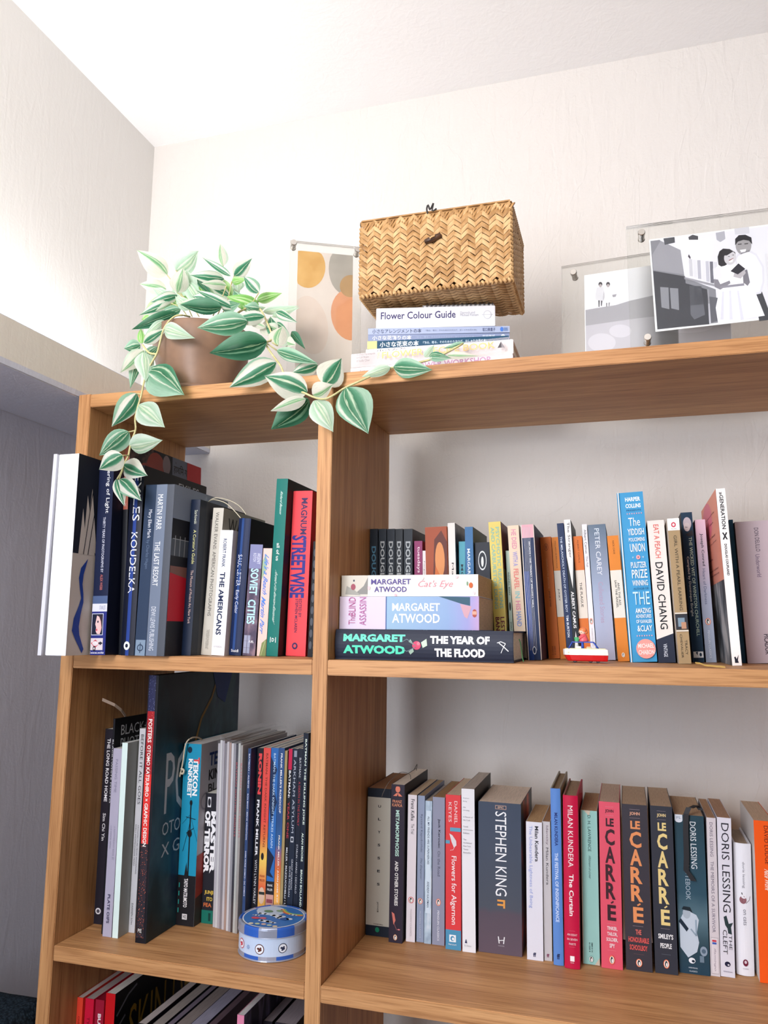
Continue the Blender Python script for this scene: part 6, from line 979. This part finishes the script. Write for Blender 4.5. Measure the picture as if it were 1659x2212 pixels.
q = lathe([(0, 0), (11*kz, .2*kz), (12*kz, 2*kz), (10.5*kz, 6*kz), (8*kz, 11*kz), (6.5*kz, 15*kz), (3*kz, 17*kz), (0, 17.2*kz)], 20, pink); tube([(-3*kz, -5*kz, 13*kz), (-8*kz, -7*kz, 9*kz), (-12*kz, -7*kz, 7*kz)], 2.2*kz, pink, q, 8, 3); tube([(2*kz, -6*kz, 13*kz), (-4*kz, -9*kz, 9*kz), (-9*kz, -10*kz, 7*kz)], 2.2*kz, pink, q, 8, 3)
q.build('body', fig, smooth=True)
q = MB(); ball(q, (-1.5*kz, 0, 22*kz), 8*kz, skin_, 18, 12, (1, .95, .92)); ball(q, (-9.2*kz, -1*kz, 21*kz), 1*kz, skin_, 8, 6); q.build('head', fig, smooth=True)
q = MB(); ball(q, (-.2*kz, .8*kz, 24.6*kz), 8.6*kz, hair, 18, 12, (1.05, 1.02, .84)); ball(q, (5.5*kz, 1*kz, 20.5*kz), 4.6*kz, hair, 12, 8); q.build('hair', fig, smooth=True)
q = MB(); ball(q, (-7.2*kz, -4.6*kz, 20.4*kz), .9*kz, bks, 8, 6); ball(q, (-3.2*kz, -7.3*kz, 20.4*kz), .9*kz, bks, 8, 6); q.build('eyes', fig, smooth=True)
q = MB(); ball(q, (-12.5*kz, -7.5*kz, 7*kz), 2.2*kz, skin_, 10, 7); ball(q, (-9.5*kz, -11*kz, 6.5*kz), 2.2*kz, skin_, 10, 7); q.build('hands', fig, smooth=True)
q = lathe([(0, .5*kz), (4.8*kz, .5*kz), (6*kz, 9*kz), (6.4*kz, 9.4*kz), (5.4*kz, 9.4*kz), (4.6*kz, 3*kz), (0, 3*kz)], 18, grn, c=(-13.5*kz, -9.5*kz)); q.build('bucket', fig, smooth=False)
# ---------------------------------------------------------------- ribbons and loose threads (parts of their books)
def child_of(o, mb, name):
    n = mb.build(name, None); bpy.context.view_layer.update(); n.parent = o; n.matrix_parent_inverse = o.matrix_world.inverted(); return n
def wt(pts): return [atY(x, y, Y*S) for x, y, Y in pts]
cream, grnr, blkr, gold = gloss('cfc8b0', .6), gloss('4c9c5c', .5), gloss('14141a', .5), gloss('d4b060', .6)
o8 = BL['b8'][0]
child_of(o8, tube(wt([(449, 1085, .22), (456, 1080, .2), (468, 1080, .17), (488, 1087, .15), (506, 1103, .145), (520, 1119, .14)]), .0007, cream, n=5), 'ribbon_bookmark')
child_of(o8, tube(wt([(449, 1085, .22), (460, 1077, .2), (475, 1076, .2), (498, 1082, .2), (518, 1094, .2), (532, 1112, .2)]), .0007, cream, n=5), 'ribbon_bookmark')
child_of(BL['c1b'][0], strip(wt([(272, 1548, .24), (262, 1534, .21), (248, 1523, .18), (221, 1511, .15)]), (0, .0003, .0022), gloss('a08c7c', .6)), 'ribbon_bookmark')
child_of(BL['c6'][0], tube(wt([(440, 1600, .45), (427, 1593, .37), (412, 1595, .31), (401, 1608, .288), (396, 1640, .288), (392, 1662, .288), (388, 1678, .288)]), .0012, gloss('d0c4ac', .7)), 'cord_bookmark')
child_of(BL['c6'][0], tube(wt([(391, 1660, .286), (397, 1664, .286), (395, 1671, .286), (389, 1670, .286)]), .0016, gloss('d0c4ac', .7)), 'cord_knot')
child_of(BL['f2'][0], tube(wt([(887, 1683, .5), (886, 1674, .52), (876, 1669, .55), (862, 1670, .5), (840, 1690, .41), (828, 1712, .395), (825, 1721, .395)]), .0004, gloss('6c645c', .6)), 'loose_thread')
child_of(BL['f2'][0], tube(wt([(894, 1664, .6), (898, 1656, .6), (901, 1651, .6), (899, 1664, .6)]), .0005, gloss('3c3834', .6)), 'loose_thread')
child_of(BL['f18'][0], strip(wt([(1514, 1750, .50), (1510, 1744, .50), (1503, 1740, .48), (1493, 1745, .455), (1488, 1744, .45), (1482, 1758, .447), (1481, 1790, .447), (1483, 1850, .447), (1482, 1880, .447), (1490, 1890, .447), (1498, 1903, .447)]), (.0033, 0, 0), blkr), 'ribbon_bookmark')
child_of(BL['e29'][0], strip(wt([(1502, 1432, .2), (1512, 1433, .17), (1522, 1437, .12), (1545, 1439, .08), (1566, 1440.5, .07)]), (0, .004, .0006), gold), 'ribbon_bookmark')
Aq, Bq2, _y = FL
fo2 = [o for o in bpy.data.objects if o.get('label', '').startswith('thick dark navy hardback with mint')][0]
rb = [(Bq2.x+.0012, YA*S+.045, z1-.010), (Bq2.x+.003, YA*S+.042, z1-.014), (Bq2.x+.005, YA*S+.036, z1-.022), (Bq2.x+.007, YA*S+.030, Z0+.006), (Bq2.x+.009, YA*S+.026, Z0+.0012)]
child_of(fo2, strip(rb, (0, .002, 0), grnr), 'ribbon_bookmark')
# clear sleeves over the bagged comics: crumpled film at the top
film = bpy.data.materials.new('clear_film'); film.use_nodes = True; N, L = nodes(film); N.clear(); om = N.new('ShaderNodeOutputMaterial'); mx = N.new('ShaderNodeMixShader'); tr = N.new('ShaderNodeBsdfTransparent'); gl = N.new('ShaderNodeBsdfGlossy'); gl.inputs['Roughness'].default_value = .2; mx.inputs[0].default_value = .16
L.new(tr.outputs[0], mx.inputs[1]); L.new(gl.outputs[0], mx.inputs[2]); L.new(mx.outputs[0], om.inputs[0])
for i in range(11):
    o, T, H, D = BL['k%d' % i]; q = MB(); rn = random.Random(i)
    v = [(-.0002, -.0016, 0), (-.0002, -.0016, H+.006), (-.0002, D+.003, H+.006+rn.uniform(0, .006)), (T*.5, D+.003, H+.009), (T+.0002, D+.003, H+.004), (T+.0002, -.0016, H+.004), (T+.0002, -.0016, 0), (T*.5, D*.5, H+.008+rn.uniform(0, .005))]
    q.add(v, [(0, 6, 5, 1), (1, 5, 7), (1, 7, 2), (5, 4, 7), (2, 7, 3), (3, 7, 4)], film); q.build('clear_sleeve', o)
# ---------------------------------------------------------------- dark upholstered seat beside the bookcase
YS = -.02; zs_ = atY(40, 2136, YS).z
fab, fb = newmat('dark_knit_fabric', '1d2730', .9, .1); N, L = nodes(fab); tc = N.new('ShaderNodeTexCoord'); t = N.new('ShaderNodeTexVoronoi'); t.inputs['Scale'].default_value = 260; L.new(tc.outputs['Object'], t.inputs['Vector'])
cr = N.new('ShaderNodeValToRGB'); cr.color_ramp.elements[0].color = lin('2c3a44'); cr.color_ramp.elements[1].color = lin('121a22'); cr.color_ramp.elements[1].position = .7; L.new(t.outputs[0], cr.inputs[0]); L.new(cr.outputs[0], fb.inputs['Base Color'])
bp = N.new('ShaderNodeBump'); bp.inputs['Strength'].default_value = .5; bp.inputs['Distance'].default_value = .002; L.new(t.outputs[0], bp.inputs['Height']); L.new(bp.outputs[0], fb.inputs['Normal'])
YS2 = .045; zs_ = atY(40, 2136, YS2).z
seat = tag(empty('armchair', (XW+.003, YS2-.50, 0)), 'dark blue grey fabric armchair, its padded top just visible left of the bookcase foot', 'armchair')
def cushion(name, w_, d_, z0, z1, r_, fold):
    q = MB(); nx, ny = 18, 34; vs = []; fs = []
    def hgt(x, y):
        e = min(x, w_-x, y, d_-y); drop = r_-math.sqrt(max(0, r_*r_-(r_-min(e, r_))**2)); t = (x*1.1-y*.55+.16)
        return z1-drop-fold*(1-min(1, abs(t*9-round(t*9))*3.2))*(1 if y < d_*.82 else .2)
    for j in range(ny+1):
        for i in range(nx+1): x = w_*i/nx; y = d_*j/ny; vs.append((x, y, hgt(x, y)))
    for j in range(ny):
        for i in range(nx): a = j*(nx+1)+i; fs.append((a, a+1, a+nx+2, a+nx+1))
    n0 = len(vs); ed = [i for i in range(nx+1)]+[(j+1)*(nx+1)+nx for j in range(ny)]+[ny*(nx+1)+i for i in range(nx-1, -1, -1)]+[j*(nx+1) for j in range(ny-1, 0, -1)]
    for k in ed: vs.append((vs[k][0], vs[k][1], z0))
    m_ = len(ed)
    for k in range(m_): fs.append((ed[k], n0+k, n0+(k+1) % m_, ed[(k+1) % m_]))
    fs.append(tuple(n0+k for k in range(m_))); q.add(vs, fs, fab); return q.build(name, seat, smooth=True)
cushion('seat_cushion', .160, .50, .36, zs_, .012, .004)
o_ = cushion('side_cushion', .150, .48, .12, .355, .02, .0); o_.location = (.004, .01, 0)
for x_ in (.02, .12):
    for y_ in (.03, .38): q = MB(); q.box((x_, y_, 0), (x_+.025, y_+.025, .125), WZ); q.build('leg', seat)
tube([(0.157, .02, .40), (.157, .12, .44), (.157, .25, .50), (.157, .41, .56)], .004, fab).build('seam_piping', seat)
bpy.context.view_layer.update()
